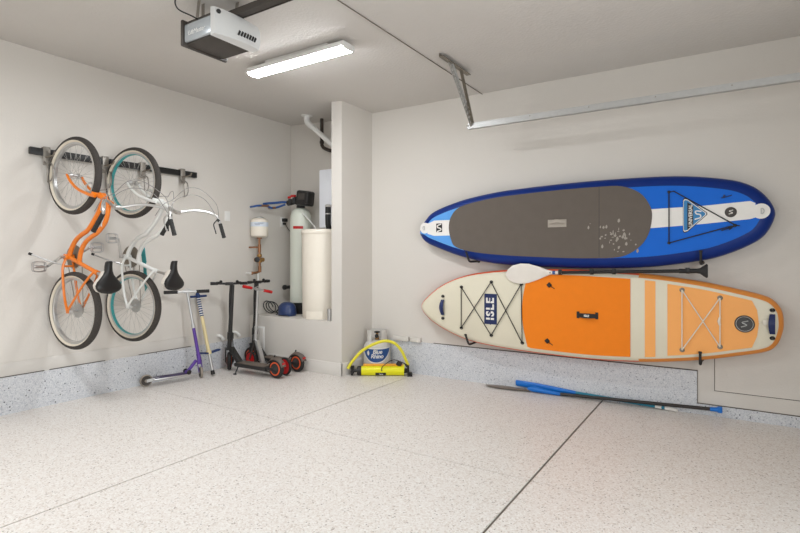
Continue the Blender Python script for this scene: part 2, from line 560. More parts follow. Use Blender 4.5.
# ------------------------------------------------------------------ water softener
M['resin'] = mat('resin_tank', (222, 225, 212), 0.35, var=0.02)
M['red'] = mat('red_plastic', (190, 24, 24), 0.4)
t = thing('water_softener_tank', 'slim pale green resin tank with black control head on alcove ledge', 'water tank', (-4.666, 4.88, .585))
mb = MB()
mb.lathe([(.12, .70), (.133, .73), (.135, .80), (.135, 1.78), (.128, 1.84), (.105, 1.895), (.07, 1.925), (.04, 1.935)], (-4.666, 4.88, 0), (0, 0, 1), 32); mb.build('vessel', 'resin', t)
mb = MB(); mb.lathe([(.137, .585), (.137, .72), (.12, .735)], (-4.666, 4.88, 0), (0, 0, 1), 32); mb.build('base', 'black', t)
mb = MB(); mb.lathe([(.04, 1.93), (.055, 1.935), (.055, 1.965), (.035, 1.99)], (-4.666, 4.88, 0), (0, 0, 1), 18); mb.build('collar', 'black', t)
mb = MB()
mb.box((-4.54, 4.83, 2.045), (.19, .16, .19), 0, Matrix.Rotation(R(8), 3, 'Y') @ Matrix.Rotation(R(12), 3, 'Z'), .025)
mb.box((-4.45, 4.80, 2.04), (.05, .14, .15), 0, Matrix.Rotation(R(8), 3, 'Y') @ Matrix.Rotation(R(12), 3, 'Z'), .015)
hd = mb.build('control_head', 'black', t)
mb = MB(); mb.box((-4.53, 4.742, 2.06), (.10, .006, .08), 0, Matrix.Rotation(R(12), 3, 'Z'), .003); mb.build('display_window', 'dgrey', hd)
mb = MB()
mb.tube([(-4.63, 4.84, 2.04), (-4.72, 4.83, 2.03)], .045, 12); mb.tube([(-4.72, 4.83, 2.02), (-4.83, 4.82, 2.0)], .038, 12)
mb.tube([(-4.70, 4.80, 1.99), (-4.70, 4.80, 2.06)], .025, 10); mb.tube([(-4.78, 4.80, 1.97), (-4.78, 4.80, 2.05)], .022, 10); mb.lathe([(.05, 0), (.05, .03)], (-4.665, 4.84, 2.02), (-1, 0, 0), 14)
mb.build('bypass_valve', 'black', t)
mb = MB(); mb.box((-4.72, 4.80, 2.085), (.075, .04, .03), 0, None, .01); mb.box((-4.79, 4.80, 2.07), (.04, .03, .03), 0, None, .008); mb.build('valve_handle', 'red', t)
mb = MB(); mb.lathe([(.1358, 1.66), (.137, 1.665), (.137, 1.69), (.1358, 1.695)], (-4.666, 4.88, 0), (0, 0, 1), 32)
bmesh.ops.delete(mb.bm, geom=[v for v in mb.bm.verts if not (v.co.y < 4.82 and v.co.x > -4.68)], context='VERTS')
mb.build('red_label', 'red', t, norm=False)

t = thing('brine_tank', 'wide cream plastic brine tank with flat lid on alcove ledge', 'water tank', (-4.12, 4.66, .585))
mb = MB(); mb.lathe([(.215, .587), (.222, .60), (.228, .9), (.232, 1.57), (.232, 1.58)], (-4.12, 4.66, 0), (0, 0, 1), 40); mb.build('vessel', 'cream', t)
mb = MB(); mb.lathe([(.238, 1.575), (.240, 1.58), (.240, 1.61), (.232, 1.625), (.20, 1.63), (.10, 1.632)], (-4.12, 4.66, 0), (0, 0, 1), 40); mb.build('lid', 'cream', t)
mb = MB()
mb.lathe([(.2275, .585), (.2275, .65), (.2285, .665), (.2275, .675)], (-4.12, 4.66, 0), (0, 0, 1), 40)
bmesh.ops.delete(mb.bm, geom=[v for v in mb.bm.verts if not (v.co.y < 4.52 and v.co.x > -4.17)], context='VERTS')
mb.build('embossed_band', 'cream', t, norm=False)
mb = MB(); mb.tube(cr_path([(-4.56, 4.80, 1.86), (-4.44, 4.80, 1.76), (-4.30, 4.74, 1.67), (-4.24, 4.70, 1.60)], 6), .008, 8); mb.build('brine_hose', 'white', t)

# pressure (expansion) tank with copper riser
t = thing('expansion_tank', 'small cream pressure tank on a copper riser on the left wall', 'expansion tank', (-4.95, 4.44, 1.08))
mb = MB(); mb.lathe([(.03, 1.545), (.08, 1.55), (.102, 1.565), (.106, 1.58), (.106, 1.745), (.10, 1.765), (.07, 1.785), (.03, 1.79)], (-4.95, 4.445, 0), (0, 0, 1), 28)
mb.lathe([(.107, 1.625), (.1075, 1.63), (.107, 1.635)], (-4.95, 4.445, 0), (0, 0, 1), 28); mb.build('vessel', 'cream', t)
M['lblue'] = mat('pale_blue_label', (216, 223, 232), 0.5)
mb = MB(); mb.lathe([(.1075, 1.68), (.1075, 1.735)], (-4.95, 4.445, 0), (0, 0, 1), 28, caps=False)
bmesh.ops.delete(mb.bm, geom=[v for v in mb.bm.verts if not (v.co.x > -4.93 or v.co.y < 4.40)], context='VERTS')
lb = mb.build('label_sticker', 'lblue', t, norm=False)
mb = MB()
for k, (z, a0, a1) in enumerate(((1.712, -75, -15), (1.70, -70, -30), (1.722, -50, -5))):
    mb.tube([(-4.95 + .1082 * math.cos(R(a)), 4.445 + .1082 * math.sin(R(a)), z) for a in range(a0, a1, 8)], .0022, 5)
mb.build('printed_line', mat('label_ink', (90, 110, 140), .5), lb)
mb = MB(); mb.lathe([(.05, 1.785), (.05, 1.80), (.02, 1.808)], (-4.95, 4.445, 0), (0, 0, 1), 14); mb.build('top_boss', 'steel', t)
mb = MB(); mb.lathe([(.03, 1.53), (.034, 1.54), (.034, 1.55)], (-4.95, 4.445, 0), (0, 0, 1), 14); mb.tube([(-4.95, 4.445, 1.53), (-4.95, 4.445, 1.44)], .014, 10); mb.tube([(-4.95, 4.445, 1.46), (-4.95, 4.445, 1.36)], .02, 12)
mb.tube([(-4.95, 4.445, 1.36), (-4.95, 4.45, 1.13)], .015, 10); mb.tube([(-4.95, 4.45, 1.19), (-4.95, 4.45, 1.115)], .021, 12)
mb.tube([(-4.95, 4.45, 1.125), (-4.955, 4.40, 1.11), (-4.96, 4.34, 1.105)], .015, 10); mb.tube([(-4.96, 4.35, 1.105), (-4.97, 4.335, 1.105)], .02, 10)
mb.tube([(-4.95, 4.445, 1.425), (-4.98, 4.39, 1.425), (-5.06, 4.38, 1.425)], .011, 8)
mb.build('riser_pipe', 'copper', t)
M['brass'] = mat('brass', (168, 128, 76), 0.4, 0.75, var=0.15)
mb = MB(); mb.tube([(-4.95, 4.38, 1.27), (-4.95, 4.51, 1.27)], .026, 12); mb.lathe([(.03, 0), (.034, .005), (.034, .035), (.02, .045)], (-4.95, 4.445, 1.235), (0, 0, 1), 12); mb.lathe([(.024, 0), (.03, .01), (.03, .03), (.024, .04)], (-4.95, 4.447, 1.30), (0, 0, 1), 10); mb.build('valve_body', 'brass', t)
mb = MB(); mb.lathe([(.012, 0), (.012, .03), (.032, .032), (.034, .045), (.02, .05)], (-4.93, 4.395, 1.272), (.7, -.7, 0), 14); mb.build('valve_knob', 'black', t)
mb = MB(); mb.tube([(-4.955, 4.43, 1.115), (-4.955, 4.43, .95)], .012, 8); mb.tube([(-4.96, 4.34, 1.105), (-5.0, 4.335, 1.105), (-5.06, 4.335, 1.105)], .013, 8); mb.build('white_pipe', 'white', t)

M['pex'] = mat('blue_pipe', (36, 84, 150), 0.4)
t = thing('water_pipes', 'blue water pipes with copper ends running from wall to the softener', 'pipe', (-4.96, 4.34, 1.92))
mb = MB()
mb.tube(cr_path([(-5.06, 4.40, 1.93), (-5.0, 4.385, 1.93), (-4.96, 4.375, 1.93), (-4.95, 4.42, 1.942), (-4.955, 4.49, 1.948)], 5), .013, 8)
mb.tube(cr_path([(-5.06, 4.61, 1.985), (-4.98, 4.62, 1.99), (-4.95, 4.70, 2.0), (-4.90, 4.79, 2.015), (-4.83, 4.83, 2.01)], 5), .015, 8)
mb.tube(cr_path([(-4.955, 4.58, 1.95), (-4.95, 4.66, 1.93), (-4.93, 4.74, 1.95), (-4.86, 4.80, 1.985)], 5), .013, 8)
mb.build('blue_pipe', 'pex', t)
mb = MB()
mb.tube([(-4.955, 4.44, 1.944), (-4.955, 4.60, 1.953)], .0145, 8); mb.tube([(-4.955, 4.52, 1.949), (-5.06, 4.52, 1.95)], .010, 8); mb.tube([(-4.95, 4.70, 1.938), (-5.06, 4.70, 1.94)], .010, 8)
mb.tube([(-4.945, 4.655, 1.932), (-4.94, 4.70, 1.938)], .015, 8)
mb.build('copper_fitting', 'copper', t)

# wall outlet with black plug, switch, hose bib
t = thing('wall_outlet', 'white wall outlet with black plug beside the resin tank', 'outlet', (XL, 4.95, 1.77))
mb = MB(); mb.span((XL, 4.905, 1.71), (XL + .006, 4.985, 1.835), 0, .002); mb.build('cover_plate', 'white', t)
mb = MB(); mb.span((XL + .005, 4.925, 1.775), (XL + .06, 4.985, 1.82), 0, .006); mb.span((XL + .005, 4.94, 1.735), (XL + .04, 4.975, 1.762), 0, .005); mb.build('plug', 'black', t)
mb = MB(); mb.tube(cr_path([(XL + .04, 4.96, 1.74), (XL + .05, 5.0, 1.68), (XL + .1, 5.05, 1.60), (XL + .22, 5.07, 1.52)], 5), .005, 6); mb.build('cord', 'black', t)
t = thing('light_switch', 'white light switch plate on the wall right of the white bike', 'switch', (XL, 4.045, 1.79))
mb = MB(); mb.span((XL, 4.008, 1.733), (XL + .006, 4.083, 1.850), 0, .002); mb.build('cover_plate', 'white', t)
mb = MB(); mb.span((XL + .005, 4.028, 1.757), (XL + .010, 4.063, 1.826), 0, .002); mb.build('rocker', 'white', t)
t = thing('hose_bib', 'black wall valve low beside the resin tank', 'valve', (XL, 4.95, .905))
mb = MB(); mb.tube([(XL, 4.99, .90), (-4.93, 4.99, .905)], .014, 10); mb.tube([(-4.95, 4.90, .905), (-4.95, 5.08, .905)], .022, 12); mb.tube([(-4.95, 5.0, .905), (-4.80, 5.0, .905)], .02, 10); mb.build('body', 'blackr', t)
mb = MB(); mb.tube([(-4.95, 4.89, .905), (-4.95, 4.865, .905)], .033, 12); mb.tube([(-4.95, 4.865, .935), (-4.95, 4.865, .875)], .009, 8); mb.build('handle', 'blackr', t)

# things on the ledge
M['helmet'] = mat('helmet_blue', (30, 52, 98), 0.35, coat=.3)
t = thing('helmet', 'dark blue round skate helmet on the alcove ledge', 'helmet', (-4.585, 4.56, .585))
mb = MB()
rings = []
for k in range(9):
    a = k / 8 * math.pi / 2
    rr = math.cos(a) ** .72; z = .655 + .098 * math.sin(a)
    rings.append([(-4.585 + .118 * rr * math.cos(p * math.pi / 14) + 0, 4.56 + .1 * rr * math.sin(p * math.pi / 14), z) for p in range(28)])
rings = [[(-4.585 + .116 * math.cos(p * math.pi / 14), 4.56 + .098 * math.sin(p * math.pi / 14), .587 + (.012 if abs(p - 21) < 4 else 0)) for p in range(28)], [(-4.585 + .121 * math.cos(p * math.pi / 14), 4.56 + .102 * math.sin(p * math.pi / 14), .62) for p in range(28)]] + rings[:-1] + [[(-4.585 + .012 * math.cos(p * math.pi / 14), 4.56 + .012 * math.sin(p * math.pi / 14), .7531) for p in range(28)]]
mb.loft(rings); sh = mb.build('shell', 'helmet', t)
for a in (215, 265, 315):
    mb = MB()
    p = Vector((-4.585 + .098 * math.cos(R(a)), 4.56 + .083 * math.sin(R(a)), .705))
    mb.sphere(p, .012, 0, 10, (1.3, .6, .5))
    mb.build('vent_hole', 'black', sh)
mb = MB(); mb.tube([(-4.585 + .1215 * math.cos(p * math.pi / 14), 4.56 + .1025 * math.sin(p * math.pi / 14), .612) for p in range(28)], .004, 6, closed=True); mb.build('rim', 'helmet', t)

mb = MB()
pts = []
for k in range(73):
    a = k / 72 * math.pi * 2 * 3
    sh_ = (k / 72 - .5) * .07
    pts.append((-4.885 + (.066 * math.cos(a) + sh_) * .84, 4.57 + (.066 * math.cos(a) + sh_) * .54 - .03 * math.sin(a) + k * .0005, .672 + .074 * math.sin(a) + .006 * math.sin(k * .33)))
mb.tube(pts, .007, 6)
mb.tube(cr_path([pts[-1], (-4.78, 4.57, .63), (-4.74, 4.55, .60), (-4.75, 4.53, .593)], 5), .007, 6)
tag(mb.build('cable_lock', 'black'), 'coiled black cable beside the blue helmet', 'cable')

t = thing('metal_can', 'small silver metal can at the ledge edge against the stub wall', 'can', (-3.812, 4.452, .585))
mb = MB(); mb.lathe([(.030, .585), (.031, .588), (.031, .712), (.030, .716), (.024, .717)], (-3.812, 4.454, 0), (0, 0, 1), 20); mb.build('body', 'alu', t)
mb = MB(); mb.lathe([(.031, .713), (.0325, .715), (.0325, .719), (.027, .72)], (-3.812, 4.454, 0), (0, 0, 1), 20); mb.build('rim', 'chrome', t)

for y, z, lab in ((3.93, .385, 'white drain pipe stub on the kerb beside the pogo stick'), (4.16, .40, 'white drain pipe stub on the kerb behind the black scooters')):
    t = thing('drain_pipe', lab, 'pipe', (XL, y, z), 0, 'white drain stubs above the kerb')
    mb = MB(); mb.tube(cr_path([(XL, y - .02, z), (XL + .025, y - .015, z), (XL + .038, y + .002, z - .012), (XL + .044, y + .02, z - .035)], 5), .017, 12); mb.build('elbow', 'white', t)
    mb = MB(); mb.tube([(XL + .043, y + .014, z - .028), (XL + .047, y + .03, z - .05)], .021, 12); mb.build('collar', 'white', t)

for xa, xb, lab in ((-3.265, -3.06, 'longer cream block on the kerb, beside the propane tank'), (-3.03, -2.90, 'shorter cream block on the kerb, right of the longer one')):
    mb = MB(); mb.span((xa, YW - .045, .355), (xb, YW, .405), 0, .004)
    tag(mb.build('wall_block', 'trim'), lab, 'block', 'cream blocks on the kerb')

# ------------------------------------------------------------------ wall bike rack
t = thing('bike_rack', 'black wall rail with steel hooks holding the two bikes', 'bike rack', (XL, 2.8, 2.2))
mb = MB(); mb.span((XL + .012, 1.975, 2.185), (XL + .05, 3.60, 2.245), 0, .004); mb.span((XL, 2.2, 2.2), (XL + .014, 2.26, 2.23)); mb.span((XL, 3.3, 2.2), (XL + .014, 3.36, 2.23)); mb.build('rail', 'black', t)
for y in (2.10, 2.60, 2.97, 3.42):
    mb = MB()
    mb.span((XL + .048, y - .028, 2.10), (XL + .056, y + .028, 2.262), 0, .002)
    mb.span((XL + .01, y - .028, 2.245), (XL + .056, y + .028, 2.258), 0, .002)
    for s in (-.022, .022):
        mb.tube(cr_path([(XL + .056, y + s, 2.13), (XL + .10, y + s, 2.10), (XL + .115, y + s, 2.02), (XL + .10, y + s * .6, 1.97), (XL + .07, y, 1.955)], 5), .006, 8)
    h = mb.build('hook_bracket', 'strap', t)
    mb = MB(); mb.tube(cr_path([(XL + .05, y - .01, 2.17), (XL + .14, y - .01, 2.17), (XL + .2, y - .01, 2.175), (XL + .22, y - .01, 2.20)], 5), .007, 8); mb.build('hook_arm', 'perf', h)

# ------------------------------------------------------------------ bicycles (hung nose up: x = away from wall, z = forward)
M['tread'] = mat('tyre_tread', (62, 57, 53), 0.85, var=.35, scale=90, bump=.6, bscale=110)
M['wwall'] = mat('tyre_whitewall', (222, 212, 194), 0.6, var=.03)
M['orange'] = mat('orange_paint', (228, 120, 12), 0.28, var=.03, coat=.5)
M['wpaint'] = mat('white_paint', (226, 226, 222), 0.28, var=.02, coat=.4)
M['teal'] = mat('teal_paint', (60, 158, 160), 0.35, var=.05)
M['saddle'] = mat('black_vinyl', (20, 18, 17), 0.38, var=.1)
M['saddlew'] = mat('saddle_shell', (226, 218, 208), 0.5)
M['spoke'] = mat('spoke_wire', (176, 172, 166), .6, .2)
M['cable'] = mat('grey_cable', (142, 138, 134), 0.4, .2)


def bicycle(name, label, loc, th, paint, rimmat, guard, du, dz, gu, su):
    t = thing(name, label, 'bicycle', loc, th)
    L = lambda u, l, z: (u, -l, z)

    def B(m, nm, mats, par=None, norm=True):
        return m.build(nm, mats, par or t, shift=False, norm=norm)
    ZF, ZR = 1.998, .846
    for zc, rear in ((ZF, False), (ZR, True)):
        m = MB()
        prof = [(.306 + .0265 * math.cos(k * math.pi / 12), .0300 * math.sin(k * math.pi / 12)) for k in range(24)]
        mis = [0 if k < 7 or k >= 17 else 1 for k in range(24)]
        m.lathe(prof, (0, 0, zc), (0, 1, 0), 64, mis, closed=True)
        w = B(m, 'wheel', ['tread', 'wwall'])
        m = MB()
        m.lathe([(.287, -.014), (.287, .014), (.282, .017), (.266, .016), (.261, .012), (.261, -.012), (.266, -.016), (.282, -.017)], (0, 0, zc), (0, 1, 0), 64, [0, 0, 0, 1, 1, 1, 0, 0], closed=True)
        B(m, 'rim', ['alu', rimmat], w)
        m = MB()
        for k in range(36):
            a = k * math.pi / 18
            s = 1 if k % 2 else -1
            a2 = a + (.55 if (k // 2) % 2 else -.55)
            m.tube([(.02 * math.cos(a2), s * .03, zc + .02 * math.sin(a2)), (.261 * math.cos(a), s * .004, zc + .261 * math.sin(a))], .0013, 4)
        B(m, 'spokes', 'spoke', w)
        m = MB()
        m.lathe([(.004, -.062), (.011, -.062), (.011, -.05), (.018, -.04), (.024, -.034), (.024, -.03), (.013, -.025), (.013, .025), (.024, .03), (.024, .034), (.018, .04), (.011, .05), (.011, .062), (.004, .062)], (0, 0, zc), (0, 1, 0), 16)
        B(m, 'hub', 'alu', w)
        if rear:
            m = MB()
            for k in range(5):
                m.lathe([(.02, 0), (.03 + k * .007, .0), (.03 + k * .007, .002), (.02, .003)], (0, .050 - k * .0045, zc), (0, 1, 0), 22)
            B(m, 'sprockets', 'perf', w)
            m = MB(); m.lathe([(.052, 0), (.064, .001), (.064, .003), (.052, .004)], (0, .026, zc), (0, 1, 0), 28); B(m, 'spoke_guard', 'steel', w)
    # frame
    d = Vector((du, 0, dz))
    m = MB()
    q = lambda pts: [Vector(L(*p)) for p in pts]
    m.tube(q([(.325, 0, 1.812), (.455, 0, 1.738)]), .021, 14)
    m.tube(q([(.315, 0, 1.818), (.33, 0, 1.809)]), .025, 14); m.tube(q([(.447, 0, 1.742), (.462, 0, 1.734)]), .025, 14)
    m.tube(cr_path(q([(.37, 0, 1.785), (.325, 0, 1.70), (.285, 0, 1.645), (.18, 0, 1.535), (.085, 0, 1.49), (.015, 0, 1.445), (-.045, 0, 1.37), (-.075, 0, 1.30)]), 5), .0195, 14)
    m.tube(cr_path(q([(.43, 0, 1.752), (.425, 0, 1.68), (.39, 0, 1.59), (.30, 0, 1.51), (.215, 0, 1.47), (.145, 0, 1.43), (.085, 0, 1.355), (.058, 0, 1.252)]), 5), .0185, 14)
    m.tube(q([(-.08, -.036, 1.305), (-.08, .036, 1.305)]), .025, 14)
    m.tube(q([(-.08, 0, 1.305), (.29, 0, 1.172)]), .0175, 14)
    m.tube(q([(.27, 0, 1.179), (.298, 0, 1.169)]), .022, 14)
    for s in (-1, 1):
        m.tube(cr_path(q([(-.075, s * .025, 1.29), (-.083, s * .042, 1.24), (-.082, s * .05, 1.17), (-.05, s * .057, .98), (-.005, s * .061, .85)]), 4), .0105, 10)
        m.tube(cr_path(q([(.272, s * .018, 1.18), (.215, s * .04, 1.11), (.13, s * .052, 1.01), (.0, s * .061, .848)]), 4), .0095, 10)
        m.span((-.018, -s * .061 - .002, .828), (.016, -s * .061 + .002, .864))
    m.tube(q([(-.083, -.045, 1.225), (-.083, .045, 1.225)]), .009, 8)
    B(m, 'frame', paint)
    m = MB()
    m.tube(q([(.30, -.058, 1.826), (.315, 0, 1.818), (.30, .058, 1.826)]), .016, 10)
    for s in (-1, 1):
        m.tube(cr_path(q([(.335, s * .05, 1.803), (.255, s * .058, 1.822), (.13, s * .061, 1.872), (.04, s * .062, 1.94), (-.006, s * .063, 2.0)]), 5), [.0145 - .0002 * k for k in range(21)], 10)
    B(m, 'fork', paint)
    # handlebar, stem, grips, levers, cables
    m = MB()
    half = [(.535, 0, 1.705), (.545, .05, 1.715), (.585, .13, 1.735), (.64, .21, 1.735), (.70, .27, 1.71), (.73, .297, 1.67), (.742, .302, 1.625), (.745 + gu, .304, 1.50)]
    half = [(u + du * min(1, l / .25), l, z + dz * min(1, l / .25)) for u, l, z in half]
    full = [(u, -l, z) for u, l, z in reversed(half[1:])] + half
    m.tube(cr_path(q(full), 5), .0115, 10)
    hb = B(m, 'handlebar', 'chrome')
    m = MB()
    m.tube(q([(.45, 0, 1.741), (.50, 0, 1.712), (.535, 0, 1.705)]), .014, 10); m.tube(q([(.535, -.022, 1.705), (.535, .022, 1.705)]), .019, 12)
    B(m, 'stem', 'chrome')
    for s in (-1, 1):
        m = MB()
        a, b = Vector((.742 + du, s * .302, 1.625 + dz)), Vector((.746 + gu + du, s * .304, 1.495 + dz))
        pts = [a.lerp(b, k / 8) for k in range(9)]
        m.tube(q(pts), [.017, .0165, .0175, .0165, .0175, .0165, .0175, .017, .019], 10)
        B(m, 'grip', 'blackr', hb)
        m = MB()
        m.tube(q([(.735 + du, s * .298, 1.665 + dz), (.72 + du, s * .288, 1.65 + dz)]), .016, 8)
        m.tube(cr_path(q([(.72 + du, s * .285, 1.66 + dz), (.69 + du, s * .275, 1.62 + dz), (.70 + du, s * .285, 1.56 + dz), (.705 + du, s * .29, 1.53 + dz)]), 4), .0055, 8)
        B(m, 'brake_lever', 'black' if guard else 'chrome', hb)
    m = MB()
    m.tube(cr_path(q([(.735 + du, -.295, 1.66 + dz), (.73 + du, -.26, 1.80), (.64, -.17, 1.925), (.55, -.09, 1.93), (.45, -.035, 1.83), (.40, 0.03, 1.78), (.30, .03, 1.68)]), 6), .003, 6)
    m.tube(cr_path(q([(.735 + du, .295, 1.66 + dz), (.72 + du, .25, 1.78), (.62, .14, 1.87), (.50, .05, 1.88), (.42, .0, 1.85), (.36, -.02, 1.86), (.28, -.02, 1.86)]), 6), .003, 6)
    m.tube(cr_path(q([(.73 + du, -.29, 1.665 + dz), (.66 + du, -.2, 1.83), (.57, -.12, 1.875), (.46, -.05, 1.82), (.40, -.03, 1.72), (.34, -.03, 1.58), (.2, -.025, 1.49)]), 6), .003, 6)
    B(m, 'brake_cable', 'cable')
    m = MB()
    m.span((.20, -.045, 1.835), (.235, .045, 1.85)); m.tube(q([(.215, -.04, 1.85), (.20, -.035, 1.90), (.21, 0, 1.93)]), .006, 6); m.tube(q([(.215, .04, 1.85), (.20, .035, 1.90), (.21, 0, 1.93)]), .006, 6)
    B(m, 'caliper_brake', 'chrome')
    # saddle and post
    m = MB()
    m.tube(q([(.285, 0, 1.174), (.395 + su, 0, 1.135)]), .0125, 10); m.tube(q([(.385 + su, -.03, 1.138), (.385 + su, .03, 1.138)]), .014, 8)
    B(m, 'seat_post', 'chrome')
    st = [(1.270, .016, .014), (1.258, .026, .006), (1.225, .029, 0), (1.19, .032, 0), (1.16, .044, 0), (1.13, .069, 0), (1.10, .096, .003), (1.07, .112, .008), (1.045, .108, .010), (1.024, .090, .008), (1.010, .058, .003), (1.003, .022, .0)]
    def sad(u0, th_, k):
        rings = []
        for z, w, up in st:
            w2 = w * k
            rings.append([L(u0 + up + th_ * math.sin(a) ** .6 if a not in (0, math.pi) else u0 + up, w2 * math.cos(a), 1.13 + (z - 1.13) * k) for a in [math.pi * j / 10 for j in range(11)]] + [L(u0 + up - .012, w2 * .8 * math.cos(a), 1.13 + (z - 1.13) * k) for a in (math.pi, math.pi * .66, math.pi * .33, 0)])
        return MB().loft(rings)
    s1 = B(sad(.422 + su, .034, 1.0), 'saddle', 'saddle')
    m = MB()
    rings = []
    for f, u in ((1.02, .425 + su), (1.0, .405 + su), (.86, .375 + su), (.6, .35 + su)):
        poly = [(w * f, 1.12 + (z - 1.12) * f) for z, w, up in st if z < 1.2]
        full = [(w, z) for w, z in poly] + [(-w, z) for w, z in reversed(poly)]
        rings.append([L(u, w, z) for w, z in full])
    m.loft(rings)
    B(m, 'saddle_base', 'saddlew', s1)
    # drivetrain
    m = MB()
    m.lathe([(.03, 0), (.098, .001), (.1, .003), (.098, .005), (.03, .006)], (-.08, .045, 1.305), (0, 1, 0), 30)
    for k in range(30):
        a = k * math.pi / 15
        m.box((-.08 + .102 * math.cos(a), .048, 1.305 + .102 * math.sin(a)), (.008, .003, .008), 0, Matrix.Rotation(-a, 3, 'Y'))
    B(m, 'chainring', 'perf')
    m = MB()
    loop = [(-.08 + .102 * math.cos(R(a)), .048, 1.305 + .102 * math.sin(R(a))) for a in range(0, 190, 15)] + [(-.04 + .045 * math.cos(R(a)) + .04, .045, .846 + .045 * math.sin(R(a))) for a in range(180, 361, 20)]
    m.tube(loop, .0035, 5, closed=True)
    B(m, 'chain', 'perf')
    cd = Vector((-.145, 0, -.083)) if not guard else Vector((.0, 0, .17))
    for s in (1, -1):
        a = Vector((-.08, s * .062, 1.305)); b = a + cd * s + Vector((0, s * .03, 0))
        m = MB()
        m.tube(q([a - Vector((0, s * .03, 0)), a + Vector((0, s * .012, 0))]), .012, 10)
        m.tube(q([a, a.lerp(b, .3), b]), [.0125, .011, .0105], 10)
        ck = B(m, 'crank_arm', 'chrome')
        m = MB()
        p = b + Vector((0, s * .065, 0))
        m.tube(q([b, p + Vector((0, s * .045, 0))]), .006, 8)
        m.tube(q([p + Vector((0, -s * .035, 0)), p + Vector((0, s * .035, 0))]), .014, 10)
        for e in (-1, 1):
            m.tube(cr_path(q([p + Vector((e * .012, ll * s, zz)) for ll, zz in ((-.045, -.035), (0, -.042), (.045, -.035), (.05, 0), (.045, .035), (0, .042), (-.045, .035), (-.05, 0))]), 3, True), .0045, 6, closed=True)
        for zz in (-.039, .039):
            m.box(L(p.x, p.y, p.z + zz), (.03, .075, .006))
        B(m, 'pedal', 'alu', ck)
    if guard:
        m = MB()
        m.beam(L(.035, -.075, 1.40), L(.06, -.075, 1.25), .005, .05, 0, (1, 0, 0)); m.beam(L(.06, -.075, 1.26), L(.085, -.075, .98), .005, .035, 0, (1, 0, 0))
        B(m, 'chain_guard', 'teal')
    m = MB()
    ks = cr_path(q([(-.09, .03, 1.235), (-.14, .11, 1.265), (-.25, .20, 1.325)]), 4)
    m.tube(ks, .007, 8)
    k = B(m, 'kickstand', 'alu')
    m = MB(); m.tube([ks[-1], ks[-1] + (ks[-1] - ks[-3]).normalized() * .025], .011, 8); B(m, 'foot_cap', 'blackr', k)
    return t


bicycle('cruiser_bicycle', 'orange cruiser bicycle hung nose up on the wall rack', (-4.715, 2.19, 0), R(8), 'orange', 'alu', False, .05, 0, -.11, 0)
bicycle('cruiser_bicycle', 'white cruiser bicycle with teal front rim hung nose up', (-4.715, 2.70, 0), R(12), 'wpaint', 'teal', True, .01, -.01, .04, .06)


# ------------------------------------------------------------------ scooters
M['scoot'] = mat('scooter_black', (38, 36, 35), 0.45)
M['deck'] = mat('scooter_deck', (104, 92, 82), 0.75, bump=.3, bscale=200)
M['fender'] = mat('scooter_fender', (96, 84, 76), 0.5)
M['sorange'] = mat('scooter_orange', (222, 88, 40), 0.45)


